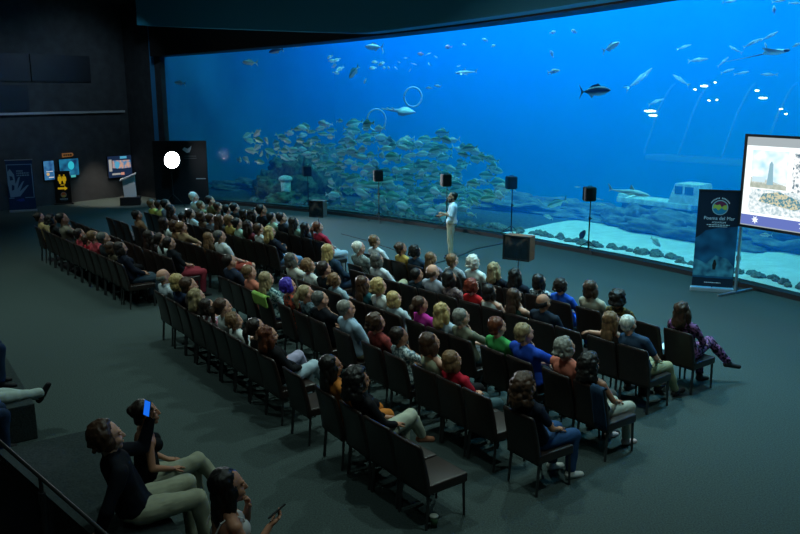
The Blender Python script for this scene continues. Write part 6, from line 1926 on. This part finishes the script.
# woman with long dark hair and a phone
J = skeleton(sex='f', lean=-4, arms='chin', legs='rest', turn=-4, nod=4)
h = J['head'] @ Vector((0.0, 0.085, -0.12))
J['E']['l'] = J['sh_l'] + Vector((-0.02, 0.20, -0.17)); J['W']['l'] = Vector((h.x - 0.03, h.y + 0.03, h.z - 0.06))
J['H']['l'] = hand_frame(J['W']['l'], (0.3, -0.2, 1), (0.3, -1, -0.2))
J['E']['r'] = J['sh_r'] + Vector((0.02, 0.10, -0.24)); J['W']['r'] = J['E']['r'] + Vector((-0.06, 0.16, 0.15))
J['H']['r'] = hand_frame(J['W']['r'], (-0.1, 0.9, 0.45), (-0.5, -0.3, 0.8))
J['curl'] = 0.9
w3 = custom_person('texting', J, UV(-5.18, 1.97, 0.0), FACE - 0.05, 1.07, 'long', 'black', 'strap', 'b4b6b8', 'long', '3a2f38', 'tan', 'woman with long dark hair and thin white straps holding a phone', '1a1614')
for s in (-1, 1):
    bm = bmesh.new()
    B = J['B']
    add_tube(bm, [B @ Vector((0.085 * s, -0.155, 0.90)), B @ Vector((0.10 * s, -0.12, 0.985)), B @ Vector((0.10 * s, -0.045, 1.035)), B @ Vector((0.09 * s, 0.04, 0.985)), B @ Vector((0.075 * s, 0.065, 0.93))], 0.006, 6)
    obj('strap', bm, mat('white_strap', (0.6, 0.6, 0.58), 0.7), w3)
held('phone', w3, J['H']['r'], (0.075, 0.155, 0.010), (0.0, 0.10, 0.045), M_BLACK, 'dark phone in the hand of the woman with thin white straps', 'phone')
# orange bag beside her
bm = bmesh.new()
add_ball(bm, (0, 0, 0.15), (0.19, 0.14, 0.17), seg=20, rings=12)
for v in bm.verts:
    v.co += v.co.normalized() * 0.02 * noise.noise(v.co * 9)
o = empty('bag', UV(-4.62, 2.02, 0.45))
obj('body', bm, mat('orange_cloth', (0.75, 0.10, 0.01), 0.8, bump=0.2, scale=20), o, True)
bm = bmesh.new(); add_tube(bm, [(-0.1, 0, 0.28), (-0.08, 0, 0.36), (0.08, 0, 0.36), (0.1, 0, 0.28)], 0.012, 6); obj('handle', bm, mat('orange_cloth', 0), o)
o.location.z = 0.45
o.location = UV(-4.68, 1.72, 0.452)
tag(o, 'orange bag beside the woman holding a phone', 'bag')
# people on the further block, mostly outside the frame
def block_person(key, u, v, z, legs, botcol, top, topcol, label, kn=None, an=None, fo=None, shoe='14151a', hair='short', sex='m', rz=0.0, arms='clasp'):
    J = skeleton(sex=sex, lean=8, arms=arms, legs=legs)
    if kn: J['K'] = {k: Vector(x) for k, x in kn.items()}
    if an: J['A'] = {k: Vector(x) for k, x in an.items()}
    if fo: J['F'] = {k: Vector(x).normalized() for k, x in fo.items()}
    return custom_person(key, J, UV(u, v, z), FACE + rz, 1.0, hair, 'dark', top, topcol, 'long', botcol, 'fair', label, shoe)
block_person('stretched', -10.28, 0.68, 0.0, 'out', 'a3b3ad', 'half', '3a3f44', 'person in pale trousers stretching out crossed feet in black trainers',
             {'l': (-0.07, 0.46, 0.51), 'r': (0.10, 0.46, 0.51)}, {'l': (-0.03, 0.88, 0.40), 'r': (0.02, 0.90, 0.46)}, {'l': (-0.1, 0.55, 1.0), 'r': (0.1, 0.5, 1.0)})
block_person('jeans_front', -9.72, 0.62, 0.0, 'rest', '22344f', 'half', '2b2d31', 'person in blue jeans with hands clasped at the block\'s near end')
block_person('jeans_back', -10.85, 0.78, 0.45, 'rest', '22344f', 'tee', '1a1c20', 'person in blue jeans seated furthest along the block')

# ------------------------------------------------------------------ stair railing close by
def at_depth(px, py, d):
    v = (py - 267) / CAM_F
    return Vector(((px - 400) / CAM_F * d, d * (cos(CAM_PITCH) - sin(CAM_PITCH) * v), CAM_H + d * (-sin(CAM_PITCH) - cos(CAM_PITCH) * v)))
r0, r1 = at_depth(-30, 416, 5.3), at_depth(104, 533, 4.6)
r2 = r1 + (r1 - r0) * 0.5
o = empty('stair_railing', (r1.x, r1.y, 0))
o.location = (0, 0, 0)
bm = bmesh.new(); add_tube(bm, [r0, r1, r2], 0.012, 10); obj('handrail', bm, mat('handrail_dark', (0.012, 0.014, 0.015), 0.55, 0.4), o, True)
gm = bpy.data.materials.new('railing_glass'); gm.use_nodes = True
N, L = gm.node_tree.nodes, gm.node_tree.links; N.clear()
out = N.new('ShaderNodeOutputMaterial'); mx = N.new('ShaderNodeMixShader'); tr = N.new('ShaderNodeBsdfTransparent'); gl = N.new('ShaderNodeBsdfGlossy'); fr = N.new('ShaderNodeFresnel')
fr.inputs[0].default_value = 1.25; tr.inputs[0].default_value = (0.80, 0.86, 0.86, 1); gl.inputs['Roughness'].default_value = 0.05
L.new(fr.outputs[0], mx.inputs[0]); L.new(tr.outputs[0], mx.inputs[1]); L.new(gl.outputs[0], mx.inputs[2]); L.new(mx.outputs[0], out.inputs[0])
bm = bmesh.new()
dn = (r2 - r0).copy(); dn.z = 0; nn = Vector((-dn.y, dn.x, 0)).normalized() * 0.006
A = [r0 + Vector((0, 0, -0.10)), r2 + Vector((0, 0, -0.10)), r2 + Vector((0, 0, -1.0)), r0 + Vector((0, 0, -1.0))]
f1 = [bm.verts.new(p + nn) for p in A]; f2 = [bm.verts.new(p - nn) for p in A]
bm.faces.new(f1); bm.faces.new(list(reversed(f2)))
for i in range(4):
    bm.faces.new((f1[i], f2[i], f2[(i + 1) % 4], f1[(i + 1) % 4]))
obj('glass_panel', bm, gm, o)
for t in (0.56, 1.35):
    q = r0.lerp(r1, t)
    bm = bmesh.new(); add_cone(bm, q + Vector((0, 0, -1.6)), q, 0.013, 0.013, 10); add_cone(bm, q + Vector((0, 0, -0.17)), q + Vector((0, 0, -0.10)), 0.022, 0.022, 12); obj('post', bm, M_DKMETAL, o)
tag(o, 'dark sloping stair handrail with glass panel and posts', 'railing')

# ------------------------------------------------------------------ small things among the chairs
g = ground_point(434, 527)
o = empty('paper_cup', g)
bm = bmesh.new(); add_cone(bm, (0, 0, 0), (0, 0, 0.115), 0.030, 0.042, 24); obj('cup', bm, mat('cup_green', (0.03, 0.07, 0.035), 0.6), o, True)
bm = bmesh.new(); add_cone(bm, (0, 0, 0.112), (0, 0, 0.124), 0.044, 0.042, 24); obj('lid', bm, mat('cup_lid', (0.35, 0.38, 0.33), 0.5), o, True)
tag(o, 'green paper cup with pale lid on the floor below the nearest chair', 'cup')
def on_chair(lab):
    for k, c in CHAIR_AT.items():
        if lab in k:
            return c
c = on_chair('white paper between')
bm = bmesh.new(); add_box(bm, (0, 0, 0), (0.21, 0.297, 0.003)); o = obj('paper', bm, mat('white_paper', (0.75, 0.78, 0.78), 0.8))
o.location = c.matrix_basis @ Vector((0.05, 0.12, 0.473)); o.rotation_euler = (0, 0, c.rotation_euler.z + 0.2)
tag(o, 'white sheet of paper lying on the empty front row chair', 'paper')
def drape(c, m, lab, x0, x1, front, backl, name='jacket'):
    """a jacket hung over a backrest: down the front a little, over the top edge, down the outside"""
    bm = bmesh.new()
    path = []
    for t in range(5):
        path.append((-0.255 + 0.0 * t, 0.90 - front * (1 - t / 4.0) + 0.012, 0))
    prof = [(-0.20 - 0.10 * ((0.93 - front * (1 - t / 5.0) - 0.355) / 0.545), 0.915 - front * (1 - t / 5.0)) for t in range(6)]
    prof += [(-0.345, 0.935)]
    prof += [(-0.390 + 0.120 * t / 7.0 * backl / 0.55, 0.905 - backl * t / 7.0) for t in range(8)]
    n = 8
    rows = []
    for y, z in prof:
        rows.append([bm.verts.new((x0 + (x1 - x0) * i / n, y + 0.010 * noise.noise((i * 0.9, z * 9, 1)), z + 0.012 * noise.noise((i * 0.7, y * 7, 4)))) for i in range(n + 1)])
    for A, B in zip(rows, rows[1:]):
        for i in range(n):
            bm.faces.new((A[i], A[i + 1], B[i + 1], B[i]))
    bmesh.ops.recalc_face_normals(bm, faces=bm.faces)
    bmesh.ops.solidify(bm, geom=bm.faces[:], thickness=0.018)
    o = obj(name, bm, m, None, True)
    o.location = c.location; o.rotation_euler = c.rotation_euler
    return tag(o, lab, 'jacket')
drape(on_chair('denim jacket on chair'), cloth('22384e'), 'blue denim jacket hung over the chair of the woman with black curls', 0.09, 0.262, 0.02, 0.50)
drape(on_chair('lime jacket seat'), cloth('86b054'), 'lime green jacket hung over the blonde woman\'s chair', -0.23, 0.23, 0.03, 0.18)

spot('step_light', UV(-8.3, 1.0, 3.2), UV(-8.3, 1.1, 0.45), 22, (0.75, 0.78, 1.0), 17, 0.35, 0.03)
